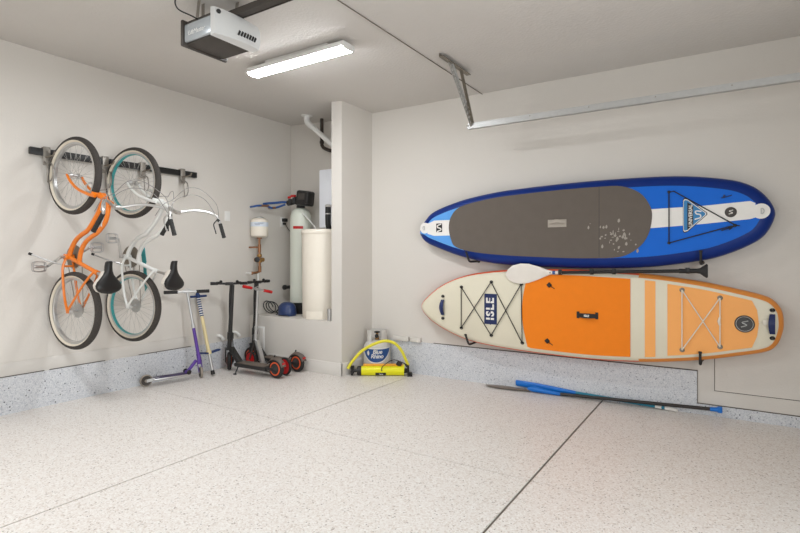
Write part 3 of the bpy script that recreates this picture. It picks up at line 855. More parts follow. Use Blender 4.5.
def escooter(label, rear, front, steer):
    rx, ry = rear
    ang = math.atan2(front[1] - ry, front[0] - rx)
    Lw = math.hypot(front[0] - rx, front[1] - ry)
    t = thing('electric_scooter', label, 'scooter', (rx, ry, 0), ang, 'black electric scooters')
    B = lambda m, nm, ms, par=None: m.build(nm, ms, par or t, shift=False)
    F = lambda m: m.rot(steer, (Lw - .03, 0, 0))
    for x in (0, Lw):
        m = MB(); m.lathe([(.082 + .023 * math.cos(k * math.pi / 6), .024 * math.sin(k * math.pi / 6)) for k in range(12)], (x, 0, .105), (0, 1, 0), 32, closed=True)
        fr = F if x else (lambda m_: m_)
        w = B(fr(m), 'wheel', 'blackr')
        m = MB(); m.lathe([(.058, -.0245), (.062, -.026), (.070, -.0255), (.073, -.022), (.073, .022), (.070, .0255), (.062, .026), (.058, .0245)], (x, 0, .105), (0, 1, 0), 32); B(fr(m), 'rim', 'sorange', w)
        m = MB(); m.lathe([(.012, -.05), (.02, -.045), (.05, -.027), (.058, -.026), (.058, .026), (.05, .027), (.02, .045), (.012, .05)], (x, 0, .105), (0, 1, 0), 20); B(fr(m), 'hub', 'scoot', w)
    m = MB()
    m.span((.10, -.075, .075), (Lw - .19, .075, .118), 0, .012)
    for s in (-1, 1):
        m.beam((0, s * .05, .105), (.16, s * .055, .10), .012, .03)
    m.beam((Lw - .22, 0, .10), (Lw - .06, 0, .26), .06, .055, 0, (0, 0, 1), .01)
    B(m, 'chassis', 'scoot')
    m = MB(); m.span((.115, -.07, .117), (Lw - .24, .07, .124), 0, .002); B(m, 'deck_mat', 'deck')
    m = MB()
    rings = []
    for k in range(8):
        a = R(165 - k * 20)
        rings.append([((.117 + o) * math.cos(a), w, .105 + (.117 + o - (abs(w) > .028) * .012) * math.sin(a)) for w, o in ((-.036, -.006), (-.03, .004), (0, .008), (.03, .004), (.036, -.006), (.03, -.006), (0, -.002), (-.03, -.006))])
    m.loft(rings); fd = B(m, 'fender', 'fender')
    m = MB(); m.box((-.108, 0, .165), (.012, .04, .03), 0, Matrix.Rotation(R(-25), 3, 'Y'), .004); B(m, 'tail_light', 'red', fd)
    m = MB(); m.tube([(.03, .0, .228), (.02, 0, .245)], .008, 8); B(m, 'fender_hook', 'black', fd)
    # fork and stem
    sx = Lw - .03
    top = Lw - .085
    m = MB()
    for s in (-1, 1):
        m.beam((Lw, s * .043, .10), (sx, s * .04, .25), .014, .04)
    m.span((sx - .03, -.048, .235), (sx + .035, .048, .262), 0, .008)
    B(F(m), 'fork', 'scoot')
    m = MB()
    m.tube([(sx, 0, .25), (sx - .012, 0, .42), (top, 0, .985)], [.027, .024, .021], 14)
    m.tube([(sx - .008, 0, .36), (sx - .014, 0, .44)], .031, 14)
    st = B(m, 'stem', 'scoot')
    m = MB(); m.box((sx - .045, 0, .40), (.03, .03, .07), 0, None, .006); B(m, 'folding_latch', 'black', st)
    m = MB()
    m.tube(cr_path([(top - .02, -.19, 1.005), (top - .005, -.1, 1.003), (top, 0, 1.0), (top - .005, .1, 1.003), (top - .02, .19, 1.005)], 5), .0125, 10)
    m.box((top - .005, 0, 1.0), (.05, .09, .035), 0, None, .01)
    hb = B(F(m), 'handlebar', 'scoot')
    for s in (-1, 1):
        m = MB(); m.tube([(top - .007, s * .12, 1.003), (top - .02, s * .20, 1.005)], [.0165, .018], 10); B(F(m), 'grip', 'blackr', hb)
        m = MB(); m.tube([(top - .006, s * .092, 1.003), (top - .03, s * .105, 1.02), (top - .055, s * .13, 1.02)], .007, 8); m.sphere((top - .02, s * .088, 1.025), .017, 0, 8); B(F(m), 'brake_lever', 'black', hb)
    m = MB()
    m.tube(cr_path([(top - .02, .05, 1.0), (sx - .035, .03, .80), (sx - .04, .03, .58), (sx - .10, .06, .47), (sx - .14, .07, .36), (sx - .13, .05, .22), (Lw - .2, .03, .13)], 6), .006, 8)
    B(m, 'cable', 'black')
    m = MB(); m.tube([(Lw - .26, .07, .085), (Lw - .255, .11, .005)], .008, 8); m.box((Lw - .254, .112, .006), (.035, .02, .01)); B(m, 'kickstand', 'scoot')
    return t


escooter('black electric scooter standing nearest, orange wheels, bare kerb behind', (-4.115, 3.93), (-4.89, 3.915), R(-42))
escooter('black electric scooter standing farthest back beside the alcove ledge', (-4.15, 4.285), (-4.925, 4.31), R(12))


def kick_scooter(label, loc, ang, Lw, wr, body, fork_m, grip_m, stem_top, head, steer, split, deck_z, barw):
    """local frame: x from rear wheel to front; stem points given in local coordinates"""
    t = thing('kick_scooter', label, 'scooter', loc, ang)
    B = lambda m, nm, ms, par=None: m.build(nm, ms, par or t, shift=False)
    fx = Lw
    for x, a in ((0, 0), (fx, steer)):
        ax = (-math.sin(a), math.cos(a), 0)
        m = MB(); m.lathe([(wr * .86 + wr * .14 * math.cos(k * math.pi / 5), .013 * math.sin(k * math.pi / 5)) for k in range(10)], (x, 0, wr), ax, 28, closed=True)
        w = B(m, 'wheel', split['tyre'])
        m = MB(); m.lathe([(wr * .5, -.009), (wr * .78, -.012), (wr * .78, .012), (wr * .5, .009)], (x, 0, wr), ax, 28); B(m, 'rim', split['rim'], w)
        m = MB(); m.lathe([(.006, -.02), (wr * .26, -.018), (wr * .26, .018), (.006, .02)], (x, 0, wr), ax, 14); B(m, 'hub', split['hub'], w)
    m = MB()
    m.beam((.0, .02, wr), (.12, .03, deck_z - .01), .006, .03); m.beam((.0, -.02, wr), (.12, -.03, deck_z - .01), .006, .03)
    m.span((.06, -.048, deck_z - .028), (head[0] - .10, .048, deck_z - .006), 0, .006)
    B(m, 'deck_frame', split['side'])
    m = MB(); m.span((.075, -.046, deck_z - .008), (head[0] - .11, .046, deck_z), 0, .003); B(m, 'deck', split['deck'])
    m = MB()
    m.beam((head[0] - .14, 0, deck_z - .012), (head[0] - .03, 0, head[2]), split['neckw'], split['neckw'] * .8, 0, (0, 0, 1), .005)
    m.tube([(head[0] - .125, -.04, deck_z), (head[0] - .125, .04, deck_z)], .017, 10)
    B(m, 'folding_neck', split['neck'])
    for s in (1, -1):
        m = MB(); m.lathe([(.022, 0), (.026, .01), (.012, .02)], (head[0] - .125, s * .04, deck_z + .01), (0, s, 0), 10); B(m, 'pivot_bolt', 'black')
    hb0 = Vector(head)
    ca, sa = math.cos(steer), math.sin(steer)
    m = MB()
    for s in (-1, 1):
        o = Vector((-sa, ca, 0)) * s * .02
        m.beam(Vector((fx, 0, wr)) + o, hb0 + Vector((0, 0, -.03)) + o, .006, .026, 0, (ca, sa, 0))
    m.beam(hb0 + Vector((0, 0, -.045)), hb0 + Vector((0, 0, .0)), .046, .036, 0, (ca, sa, 0), .004)
    B(m, 'fork', fork_m)
    m = MB(); m.tube([hb0 - (Vector(stem_top) - hb0).normalized() * .03, hb0 + (Vector(stem_top) - hb0).normalized() * .07], .022, 12); B(m, 'head_tube', split['neck'])
    top = Vector(stem_top)
    mid = hb0.lerp(top, split['at'])
    m = MB(); m.tube([hb0, mid], .0175, 12); B(m, 'lower_stem', body)
    m = MB(); m.tube([mid - (top - hb0).normalized() * .02, top], .0135, 12); us = B(m, 'upper_stem', 'alu')
    m = MB(); m.tube([mid - (top - hb0).normalized() * .025, mid + (top - hb0).normalized() * .015], .021, 12); B(m, 'height_clamp', split['clamp'], us)
    bd = Vector((-sa, ca, split.get('tilt', 0.0))).normalized()
    m = MB(); m.tube([top - bd * barw * .55, top + bd * barw * .55], .011, 10); m.tube([top - bd * .03, top + bd * .03], .017, 10); m.tube([top - bd * .06, top + Vector((0, 0, .035)), top + bd * .06], .005, 6); hb = B(m, 'handlebar', 'alu')
    for s in (-1, 1):
        m = MB(); m.tube([top + bd * s * barw * .42, top + bd * s * barw], [.017, .0185], 10); B(m, 'grip', grip_m, hb)
    return t


M['purple'] = mat('purple_paint', (92, 58, 148), 0.35, .2)
M['dpurple'] = mat('dark_purple', (58, 44, 84), 0.5)
M['clearw'] = mat('grey_wheel', (150, 140, 128), 0.5)
M['tanw'] = mat('amber_wheel', (132, 98, 62), 0.45)
M['redwheel'] = mat('red_wheel', (196, 22, 26), 0.4)

kick_scooter('small purple and silver kick scooter leaning by the kerb, black grips', (-4.945, 2.965, 0), math.atan2(3.515 - 2.965, -4.81 + 4.945), .555, .062, 'purple', 'purple', 'blackr',
             (.4425, .093, .93), (.535, -.005, .20), R(82), dict(tyre='clearw', rim='dgrey', hub='clearw', side='alu', deck='dpurple', neck='purple', neckw=.034, at=.5, clamp='alu', tilt=0), .082, .23)
kick_scooter('silver kick scooter with red grips and big red wheels between black scooters', (-4.134, 4.08, 0), R(174), .63, .10, 'alu', 'dgrey', 'red',
             (.48, .013, .93), (.54, 0, .335), 0.0, dict(tyre='blackr', rim='redwheel', hub='red', side='dgrey', deck='alu', neck='alu', neckw=.05, at=.25, clamp='steel', tilt=.22), .085, .2)

# pogo stick
M['navy'] = mat('navy_foam', (34, 56, 104), 0.6)
M['palepole'] = mat('pale_yellow_pole', (226, 208, 158), 0.4)
t = thing('pogo_stick', 'pogo stick with blue striped grip and pale yellow pole leaning on wall', 'pogo stick', (-4.80, 3.648, 0))
pt = lambda k: Vector((-5.03, 3.615, .905)).lerp(Vector((-4.80, 3.650, .012)), k)
mb = MB(); mb.tube([pt(0), pt(.015), pt(.29)], [.012, .021, .021], 14); f = mb.build('foam_sleeve', 'navy', t)
mb = MB()
for k in range(8):
    a = .07 + k * .028
    mb.tube([pt(a), pt(a + .011)], .0218, 14)
f2 = mb.build('white_stripe', 'white', f)
mb = MB(); mb.tube([pt(.28), pt(.735)], .0185, 14); mb.build('pole', 'palepole', t)
mb = MB(); mb.tube([pt(.045) + Vector((0.01, -.10, 0)), pt(.045) + Vector((0.01, .10, 0))], .013, 10); mb.tube([pt(.03), pt(.06)], .026, 12); h = mb.build('handlebar', 'navy', t)
mb = MB()
for s in (-1, 1):
    p = pt(.73)
    mb.beam(p + Vector((0, s * .015, -.01)), p + Vector((.0, s * .14, .01)), .05, .018, 0, (0, 0, 1), .005)
mb.build('foot_peg', 'navy', t)
mb = MB(); mb.tube([pt(.71), pt(.755)], .028, 14); mb.build('peg_bracket', 'palepole', t)
mb = MB(); mb.tube([pt(.74), pt(.96)], .0155, 12); mb.build('plunger', 'chrome', t)
mb = MB(); mb.tube([pt(.95), pt(1.0)], [.02, .023], 12); mb.build('rubber_tip', 'blackr', t)

# ------------------------------------------------------------------ propane tank and pump
M['tank'] = mat('tank_paint', (206, 202, 196), 0.4, var=.03)
M['lab_blue'] = mat('label_blue', (28, 74, 136), 0.45)
cx, cy = -3.395, 4.785
t = thing('propane_tank', 'grey white propane tank with blue label in the corner behind yellow pump', 'propane tank', (cx, cy, 0))
mb = MB(); mb.lathe([(.11, .035), (.145, .06), (.152, .09), (.153, .12), (.153, .255), (.148, .30), (.125, .342), (.08, .362), (.03, .367)], (cx, cy, 0), (0, 0, 1), 40); body = mb.build('vessel', 'tank', t)
mb = MB(); mb.lathe([(.105, 0), (.112, 0), (.112, .05), (.105, .05)], (cx, cy, 0), (0, 0, 1), 32, closed=True); mb.build('foot_ring', 'tank', t)
FA = math.atan2(-cy, -cx) + R(-4)
mb = MB()
for a0, a1, z0, z1 in ((-150, 150, .34, .378), (-150, 150, .457, .480), (-150, -100, .372, .462), (-22, -8, .372, .462), (-75, -45, .372, .462), (45, 75, .372, .462), (100, 150, .372, .462)):
    st = [FA + math.pi + R(a0 + (a1 - a0) * k / 24) for k in range(25)]
    mb.loft([[(cx + r * math.cos(a), cy + r * math.sin(a), z) for r, z in ((.108, z0), (.113, z0), (.113, z1), (.108, z1))] for a in st])
mb.build('collar', 'tank', t)
mb = MB(); mb.lathe([(.024, .36), (.024, .40), (.016, .405), (.016, .44), (.01, .445)], (cx, cy, 0), (0, 0, 1), 14)
d = Vector((math.cos(FA), math.sin(FA), 0))
mb.tube([Vector((cx, cy, .415)), Vector((cx, cy, .415)) + d * .055], [.014, .02], 12)
vb = mb.build('valve', 'brass', t)
mb = MB(); mb.lathe([(.01, 0), (.032, .003), (.034, .014), (.022, .018)], (cx, cy, .442), (0, 0, 1), 12); mb.tube([Vector((cx, cy, .415)) + d * .055, Vector((cx, cy, .415)) + d * .07], .022, 12); mb.build('valve_handle', 'blackr', vb)
def wrap(m, th0, up, lowf, r, mi):
    n = 28
    top = []; bot = []
    for k in range(n + 1):
        u = -1 + 2 * k / n
        a = FA + u * th0
        top.append(m.bm.verts.new((cx + r * math.cos(a), cy + r * math.sin(a), up(u))))
        bot.append(m.bm.verts.new((cx + r * math.cos(a), cy + r * math.sin(a), lowf(u))))
    for k in range(n):
        m.face((bot[k], bot[k + 1], top[k + 1], top[k]), mi)
mb = MB()
wrap(mb, R(74), lambda u: .294, lambda u: .122 + .15 * abs(u) ** 2.2, .1536, 1)
wrap(mb, R(70), lambda u: .287 - .008 * (1 - u * u), lambda u: .134 + .14 * abs(u) ** 2.2, .1541, 0)
lb = mb.build('label_sticker', ['lab_blue', 'white'], body, norm=False)
mb = MB()
for s, sz, ox, oz, lim in (('Blue', .064, .014, .250, 1), ('Rhino', .064, .010, .200, 1)):
    mb.text(s, sz, lambda x, y, z, ox=ox, oz=oz: (cx + (.1548 + z) * math.cos(FA + (x + ox) / .155), cy + (.1548 + z) * math.sin(FA + (x + ox) / .155), oz + y), 0, .0003, .0012, 'CENTER', .95, .2)
# small rhino head silhouette ahead of the lettering
pts = [(-.104, .255), (-.092, .264), (-.086, .250), (-.080, .236), (-.086, .212), (-.098, .206), (-.106, .222), (-.114, .232)]
mb.prism(pts, lambda a, b, dd: (cx + (.1546 + dd) * math.cos(FA + a / .155), cy + (.1546 + dd) * math.sin(FA + a / .155), b), 0, .0006)
mb.build('lettering', 'white', lb, norm=False)

M['yellow'] = mat('pump_yellow', (232, 226, 16), 0.35)
M['yhose'] = mat('hose_yellow', (226, 214, 52), 0.45)
M['amber'] = mat('pump_orange', (226, 158, 36), 0.4)
t = thing('hand_pump', 'yellow board pump lying on the floor with its arched yellow hose', 'pump', (-3.28, 4.70, 0))
rt = Vector((.8406, .5417, 0)); fwv = Vector((-.5417, .8406, 0))
PL, PR = Vector((-3.43, 4.539, .052)), Vector((-3.04, 4.79, .052))
mb = MB(); mb.tube([PL, PR], .0515, 24); mb.tube([PR - rt * .012, PR + rt * .004], [.056, .056], 24); mb.box(PR + Vector((0, 0, .045)) , (.018, .09, .04), 0, Matrix.Rotation(math.atan2(.5417, .8406), 3, 'Z'), .004); brl = mb.build('barrel', 'yellow', t)
mb = MB(); mb.tube([PL + rt * .02 + Vector((0, 0, .058)) + fwv * .012, PR - rt * .01 + Vector((0, 0, .058)) + fwv * .012], .018, 14); mb.build('upper_tube', 'amber', t)
mb = MB()
mb.tube([PL, PL - rt * .012, PL - rt * .05], [.05, .052, .046], 20); mb.tube([PL - rt * .05, PL - rt * .11], .018, 12)
mb.tube([PL - rt * .10 + Vector((0, 0, -.03)), PL - rt * .10 + Vector((0, 0, .055))], .02, 12)
mb.tube([PL - rt * .10 - fwv * .06, PL - rt * .10 + fwv * .06], .018, 12)
mb.tube([PL - rt * .105 + Vector((0, 0, -.034)), PL - rt * .105 + Vector((0, 0, -.05))], .012, 10)
mb.build('handle', 'black', t)
mb = MB()
rz_ = Matrix.Rotation(math.atan2(.5417, .8406), 3, 'Z')
mb.tube([PR, PR + rt * .045], [.03, .026], 14)
mb.box(PR + rt * .05 + Vector((0, 0, .008)), (.022, .15, .118), 0, rz_, .006)
mb.box(PR + rt * .07 + Vector((0, 0, -.04)), (.05, .13, .022), 0, rz_, .005)
mb.tube([PR + rt * .05 + Vector((0, 0, .05)), PR + rt * .03 + Vector((0, 0, .075))], .022, 10)
mb.box(PR - rt * .05 + Vector((0, 0, .075)) + fwv * .0, (.06, .02, .05), 0, Matrix.Rotation(math.atan2(.5417, .8406), 3, 'Z') @ Matrix.Rotation(R(30), 3, 'Y'), .006)
mb.build('foot_base', 'blackr', t)
hose = [Vector(p) * .988 + Vector((0, 0, .0157 * (1 if p[2] > .1 else .5))) for p in [(-3.59, 4.50, .07), (-3.565, 4.522, .12), (-3.51, 4.543, .193), (-3.454, 4.579, .26), (-3.361, 4.639, .327), (-3.249, 4.711, .371), (-3.155, 4.771, .349), (-3.09, 4.814, .271), (-3.053, 4.838, .182), (-3.025, 4.856, .104)]]
mb = MB(); mb.tube(cr_path(hose, 6), .0165, 12); mb.build('hose', 'yhose', t)
mb = MB(); mb.tube(cr_path([(-3.20, 4.60, .065), (-3.215, 4.615, .09), (-3.175, 4.645, .14), (-3.11, 4.69, .18), (-3.035, 4.735, .157), (-2.975, 4.775, .12)], 6), .005, 6); mb.build('strap', 'black', t)
mb = MB()
def onbar(u, a, r=.0522):
    c = PL + rt * u + Vector((0, 0, 0))
    return c - fwv * (r * math.cos(a)) + Vector((0, 0, r * math.sin(a)))
g = [[mb.bm.verts.new(onbar(.155 + .115 * i, R(-58 + 9 * k))) for k in range(6)] for i in (0, 1)]
for k in range(5):
    mb.face((g[0][k], g[1][k], g[1][k + 1], g[0][k + 1]))
lbp = mb.build('label_sticker', 'black', brl, norm=False)
mb = MB(); mb.text('isle', .034, lambda x, y, z: onbar(.215 + x, R(-35) + y / .0522, .0526), 0, 0, .0012); mb.build('lettering', 'white', lbp, norm=False)

# ------------------------------------------------------------------ paddle boards on the right wall
YM, YD, YBK = 4.835, 4.765, 4.905
BL = [(-2.838, 1.612), (-2.785, 1.695), (-2.669, 1.793), (-2.373, 1.885), (-2.094, 1.934), (-1.83, 1.961), (-1.344, 1.983), (-.906, 1.989), (-.398, 1.976), (-.047, 1.923), (.117, 1.863), (.212, 1.779), (.270, 1.675), (.270, 1.593), (.212, 1.473), (.117, 1.397), (-.047, 1.32), (-.218, 1.272), (-.586, 1.219), (-.99, 1.204), (-1.344, 1.206), (-1.83, 1.226), (-2.094, 1.254), (-2.373, 1.314), (-2.669, 1.415), (-2.785, 1.470), (-2.838, 1.535), (-2.848, 1.572)]
IS = [(-2.823, .772), (-2.73, .895), (-2.524, 1.035), (-2.237, 1.13), (-1.83, 1.180), (-1.344, 1.192), (-.99, 1.182), (-.586, 1.158), (-.218, 1.109), (.033, 1.055), (.200, 1.012), (.270, .972), (.315, .905), (.329, .82), (.322, .735), (.287, .637), (.215, .578), (.033, .527), (-.218, .468), (-.586, .412), (-.99, .385), (-1.344, .385), (-1.83, .402), (-2.237, .444), (-2.524, .535), (-2.73, .645)]


def outline(P, k=5):
    return [(v.x, v.y) for v in cr_path([(a, b, 0) for a, b in P], k, True)]


def inset(P, d):
    """offset inward, easing off where the outline turns tightly"""
    n = len(P)
    V = [Vector(p) for p in P]
    rad = []
    for i in range(n):
        e1, e2 = V[i] - V[i - 1], V[(i + 1) % n] - V[i]
        ang = abs(e1.angle_signed(e2, 0.0))
        rad.append(.5 * (e1.length + e2.length) / max(ang, 1e-4))
    lim = [min(rad[(i + k) % n] for k in range(-2, 3)) * .8 for i in range(n)]
    dd = [min(d, q) for q in lim]
    for _ in range(6):
        dd = [min(dd[i], (dd[i - 1] + 2 * dd[i] + dd[(i + 1) % n]) / 4) for i in range(n)]
    out = []
    for i in range(n):
        t_ = (V[(i + 1) % n] - V[i - 1]).normalized()
        out.append(tuple(V[i] + Vector((t_.y, -t_.x)) * dd[i]))     # outlines run clockwise seen from the room
    return out


def clip(P, x0=None, x1=None):
    def cut(Q, x, keep):
        out = []
        for i in range(len(Q)):
            a, b = Q[i], Q[(i + 1) % len(Q)]
            ia, ib = keep(a[0]), keep(b[0])
            if ia:
                out.append(a)
            if ia != ib:
                s = (x - a[0]) / (b[0] - a[0])
                out.append((x, a[1] + (b[1] - a[1]) * s))
        return out
    if x0 is not None:
        P = cut(P, x0, lambda v: v >= x0)
    if x1 is not None:
        P = cut(P, x1, lambda v: v <= x1)
    return P


def board_body(P, prof):
    m = MB()
    m.loft([[(x, y, z) for x, z in inset(P, d)] for y, d in prof])
    return m


xz = lambda a, b, d: (a, d, b)
M['bl_rail'] = mat('deep_blue_rail', (9, 44, 120), 0.4, var=.06)
M['bl_deck'] = mat('bright_blue_deck', (4, 100, 205), 0.4, var=.04)
M['bl_light'] = mat('light_blue_deck', (92, 158, 226), 0.45, var=.04)
for k_ in ('bl_rail', 'bl_deck', 'bl_light'):
    M[k_].node_tree.nodes['Principled BSDF'].inputs['Specular IOR Level'].default_value = .25
M['pad'] = mat('grey_foam_pad', (100, 91, 83), 0.85, var=.08, scale=12, bump=.15, bscale=260)
M['stripe'] = mat('white_deck_stripe', (232, 228, 222), 0.45)
M['scuff'] = mat('pale_scuff', (164, 156, 146), 0.9)
PB = outline(BL)
t = thing('paddle_board', 'blue paddle board with dark grey pad hung above the orange board', 'paddle board', (-1.28, YBK, 1.2), 0)
bd = board_body(PB, [(YBK, .10), (YBK - .012, .045), (YM + .03, .008), (YM, 0), (YM - .03, .010), (YD + .02, .032), (YD + .006, .06), (YD, .09)]).build('hull', 'bl_rail', t)
IN = inset(PB, .088)
mb = MB(); mb.prism(clip(IN, -1.0), xz, YD + .002, YD - .003); mb.build('deck_panel', 'bl_deck', t)
mb = MB(); mb.prism(clip(inset(PB, .075), None, -2.3), xz, YD + .004, YD - .003); mb.build('deck_panel', 'bl_light', t)
mb = MB()
mb.prism([(-1.2, 1.71), (-.561, 1.704), (-.2, 1.712), (.118, 1.732), (.150, 1.715), (.150, 1.605), (.118, 1.594), (-.2, 1.567), (-.561, 1.546), (-1.2, 1.53)], xz, YD, YD - .005)
mb.build('white_stripe', 'stripe', t)
mb = MB()
mb.prism([(-2.72, 1.655), (-2.64, 1.688), (-2.2, 1.687), (-2.2, 1.527), (-2.64, 1.527), (-2.72, 1.55)], xz, YD, YD - .005)
mb.build('white_stripe', 'stripe', t)
PAD = outline([(-2.465, 1.604), (-2.441, 1.717), (-2.338, 1.815), (-2.063, 1.872), (-1.804, 1.897), (-1.324, 1.918), (-.976, 1.922), (-.796, 1.912), (-.654, 1.845), (-.577, 1.731), (-.562, 1.63), (-.592, 1.489), (-.669, 1.38), (-.812, 1.304), (-1.06, 1.293), (-1.324, 1.297), (-1.804, 1.318), (-2.172, 1.352), (-2.384, 1.407), (-2.441, 1.49)], 4)
mb = MB(); mb.prism(PAD, xz, YD, YD - .009)
for k in range(46):
    a = random.gauss(-.87, .10); b = random.gauss(1.47, .075)
    if b > 1.62 or b < 1.33: continue
    w = random.uniform(.003, .012); h = random.uniform(.003, .02)
    mb.prism([(a - w, b - h * .4), (a, b - h), (a + w, b - h * .2), (a + w * .4, b + h), (a - w * .6, b + h * .6)], xz, YD - .008, YD - .0095, 1)
pd = mb.build('deck_pad', ['pad', 'scuff'], t)
mb = MB(); mb.span((-.985, YD - .0096, 1.30), (-.980, YD - .008, 1.92)); mb.build('seam', 'dgrey', pd)
mb = MB()
mb.span((-1.435, YD - .012, 1.578), (-1.265, YD - .008, 1.648), 0, .002)
mb.loft([[(-1.42 + .14 * k / 8, YD - .012 - .022 * math.sin(math.pi * k / 8) + dy, 1.603 + dz + .012 * math.sin(math.pi * k / 8)) for dy, dz in ((0, 0), (-.006, .004), (-.006, .03), (0, .034))] for k in range(9)])
mb.build('carry_handle', mat('handle_grey', (170, 160, 148), .6), t)
for x, z in ((-2.755, 1.612), (.185, 1.652)):
    mb = MB(); mb.lathe([(.0, 0), (.055, 0), (.058, -.004), (.0, -.006)], (x, YD + .0, z), (0, 1, 0), 24)
    if x < 0:
        mb.span((x, YD - .006, z - .05), (x + .06, YD, z + .05))
    pt_ = mb.build('ring_patch', 'stripe', t)
    mb = MB(); mb.tube([(x + .02 * math.cos(a) * (1 if x > 0 else -1), YD - .011, z + .022 * math.sin(a)) for a in [R(-90 + 20 * k) for k in range(10)]], .003, 6, closed=True); mb.build('d_ring', 'steel', pt_)
# badge on the nose stripe: black square with a white S wave
mb = MB(); mb.span((-2.615, YD - .0065, 1.565), (-2.545, YD - .004, 1.655)); bg = mb.build('badge', 'black', t)
mb = MB(); sp = cr_path([(-2.555, 0, 1.648), (-2.60, 0, 1.632), (-2.595, 0, 1.612), (-2.565, 0, 1.604), (-2.558, 0, 1.588), (-2.605, 0, 1.570)], 5)
for a, b in zip(sp, sp[1:]):
    mb.beam((a.x, YD - .0072, a.z), (b.x, YD - .0072, b.z), .0015, .012, 0, (0.35, 0, 1))
mb.build('badge_emblem', 'stripe', bg)
# triangular emblem
M['steelblue'] = mat('emblem_blue', (46, 124, 178), 0.4)
tri = [(-.327, 1.782), (-.335, 1.768), (-.335, 1.512), (-.327, 1.500), (-.305, 1.505), (-.165, 1.640), (-.165, 1.655), (-.305, 1.778)]
def shrink(P, k):
    mx_, mz_ = sum(p[0] for p in P) / len(P), sum(p[1] for p in P) / len(P)
    return [(mx_ + (a - mx_) * k, mz_ + (b - mz_) * k) for a, b in P]
mb = MB(); mb.prism(tri, xz, YD - .004, YD - .0062, 0); mb.prism(shrink(tri, .94), xz, YD - .0062, YD - .0066, 1); mb.prism(shrink(tri, .88), xz, YD - .0066, YD - .0070, 2)
mb.prism([(-.304, 1.748), (-.304, 1.522), (-.262, 1.560), (-.262, 1.715)], xz, YD - .007, YD - .0074, 0)
em = mb.build('emblem', ['black', 'stripe', 'steelblue'], t)
mb = MB(); mb.text('UNIVERSAL', .036, lambda x, y, z: (-.280 - y * 1.0, YD - .0078 - z, 1.638 + x * .98), 0, 0, .0008)
sp = cr_path([(-.205, 0, 1.668), (-.245, 0, 1.672), (-.24, 0, 1.650), (-.215, 0, 1.643), (-.212, 0, 1.620), (-.252, 0, 1.606)], 5)
for a, b in zip(sp, sp[1:]):
    mb.beam((a.x, YD - .0078, a.z), (b.x, YD - .0078, b.z), .001, .010, 0, (0.35, 0, 1))
mb.build('lettering', 'stripe', em, norm=False)
mb = MB()
yy = YD - .012
mb.tube([(-.435, yy, 1.838), (-.435, yy, 1.419)], .0045, 6); mb.tube([(-.435, yy, 1.838), (-.40, yy, 1.842), (.02, yy, 1.552)], .0045, 6); mb.tube([(-.435, yy, 1.419), (.0, yy, 1.545)], .0045, 6)
for p in ((-.435, 1.838), (-.435, 1.419), (.02, 1.548)):
    mb.lathe([(.012, 0), (.012, -.014), (.006, -.018)], (p[0], YD - .002, p[1]), (0, 1, 0), 10)
mb.tube([(.02, yy, 1.55), (-.03, yy, 1.525), (-.07, yy, 1.51)], .004, 6); mb.tube([(.02, yy, 1.55), (-.02, yy, 1.515)], .004, 6); mb.tube([(.02, yy, 1.55), (.05, yy, 1.545)], .004, 6)
mb.build('bungee_cord', 'black', t)
mb = MB(); mb.lathe([(.04, -.004), (.04, -.008), (.034, -.012), (.012, -.011)], (-.008, YD, 1.653), (0, 1, 0), 24); vv = mb.build('vent_valve', 'dgrey', t)
mb = MB(); sp = cr_path([(.008, 0, 1.668), (-.018, 0, 1.662), (-.006, 0, 1.653), (.004, 0, 1.645), (-.022, 0, 1.638)], 4); mb.tube([(p.x, YD - .013, p.z) for p in sp], .003, 5); mb.build('emblem', 'stripe', vv)
mb = MB(); mb.tube([(-.07, YD - .005, 1.768), (-.03, YD - .012, 1.775), (.0, YD - .005, 1.785)], .004, 6); mb.tube([(-.055, YD - .005, 1.765), (-.05, YD - .009, 1.79)], .007, 6); mb.build('deck_clip', 'navy', t)

M['is_cream'] = mat('cream_deck', (222, 214, 192), 0.5, var=.02)
M['is_or'] = mat('orange_foam_pad', (240, 130, 28), 0.6, var=.04)
M['is_lo'] = mat('pale_orange_deck', (246, 170, 92), 0.55, var=.03)
M['is_or'].node_tree.nodes['Principled BSDF'].inputs['Specular IOR Level'].default_value = .2
M['is_rail'] = mat('red_orange_rail', (224, 92, 52), 0.45)
M['is_rail2'] = mat('orange_rail', (226, 142, 62), 0.45)
M['is_navy'] = mat('navy_print', (16, 34, 84), 0.5)
PI_ = outline(IS)
t = thing('paddle_board', 'orange and cream paddle board marked ISLE hung below the blue board', 'paddle board', (-1.25, YBK, .38), 0)
mb = board_body(PI_, [(YBK, .06), (YBK - .012, .025), (YM + .035, .004), (YM, 0), (YM - .035, .005), (YD + .022, .016), (YD + .006, .036), (YD, .05)])
mb.bm.faces.ensure_lookup_table()
for f in mb.bm.faces:
    c = f.calc_center_median()
    if len(f.verts) < 10 and c.y > (YD + .009 if c.x > -.7 else YD + .02):
        f.material_index = 2 if c.x > -.7 else 1
hull = mb.build('hull', ['is_cream', 'is_rail', 'is_rail2'], t)
IN2 = inset(PI_, .052)
ypad = lambda P, h=.006: [p for p in P]
op = clip(IN2, -1.69, -.73)
arc = []
for a, b in op:
    if a < -1.62:
        s = abs((b - .79) / .33)
        a = a + .0 + .06 * s ** 2.0 if a < -1.685 else a
    arc.append((a, b))
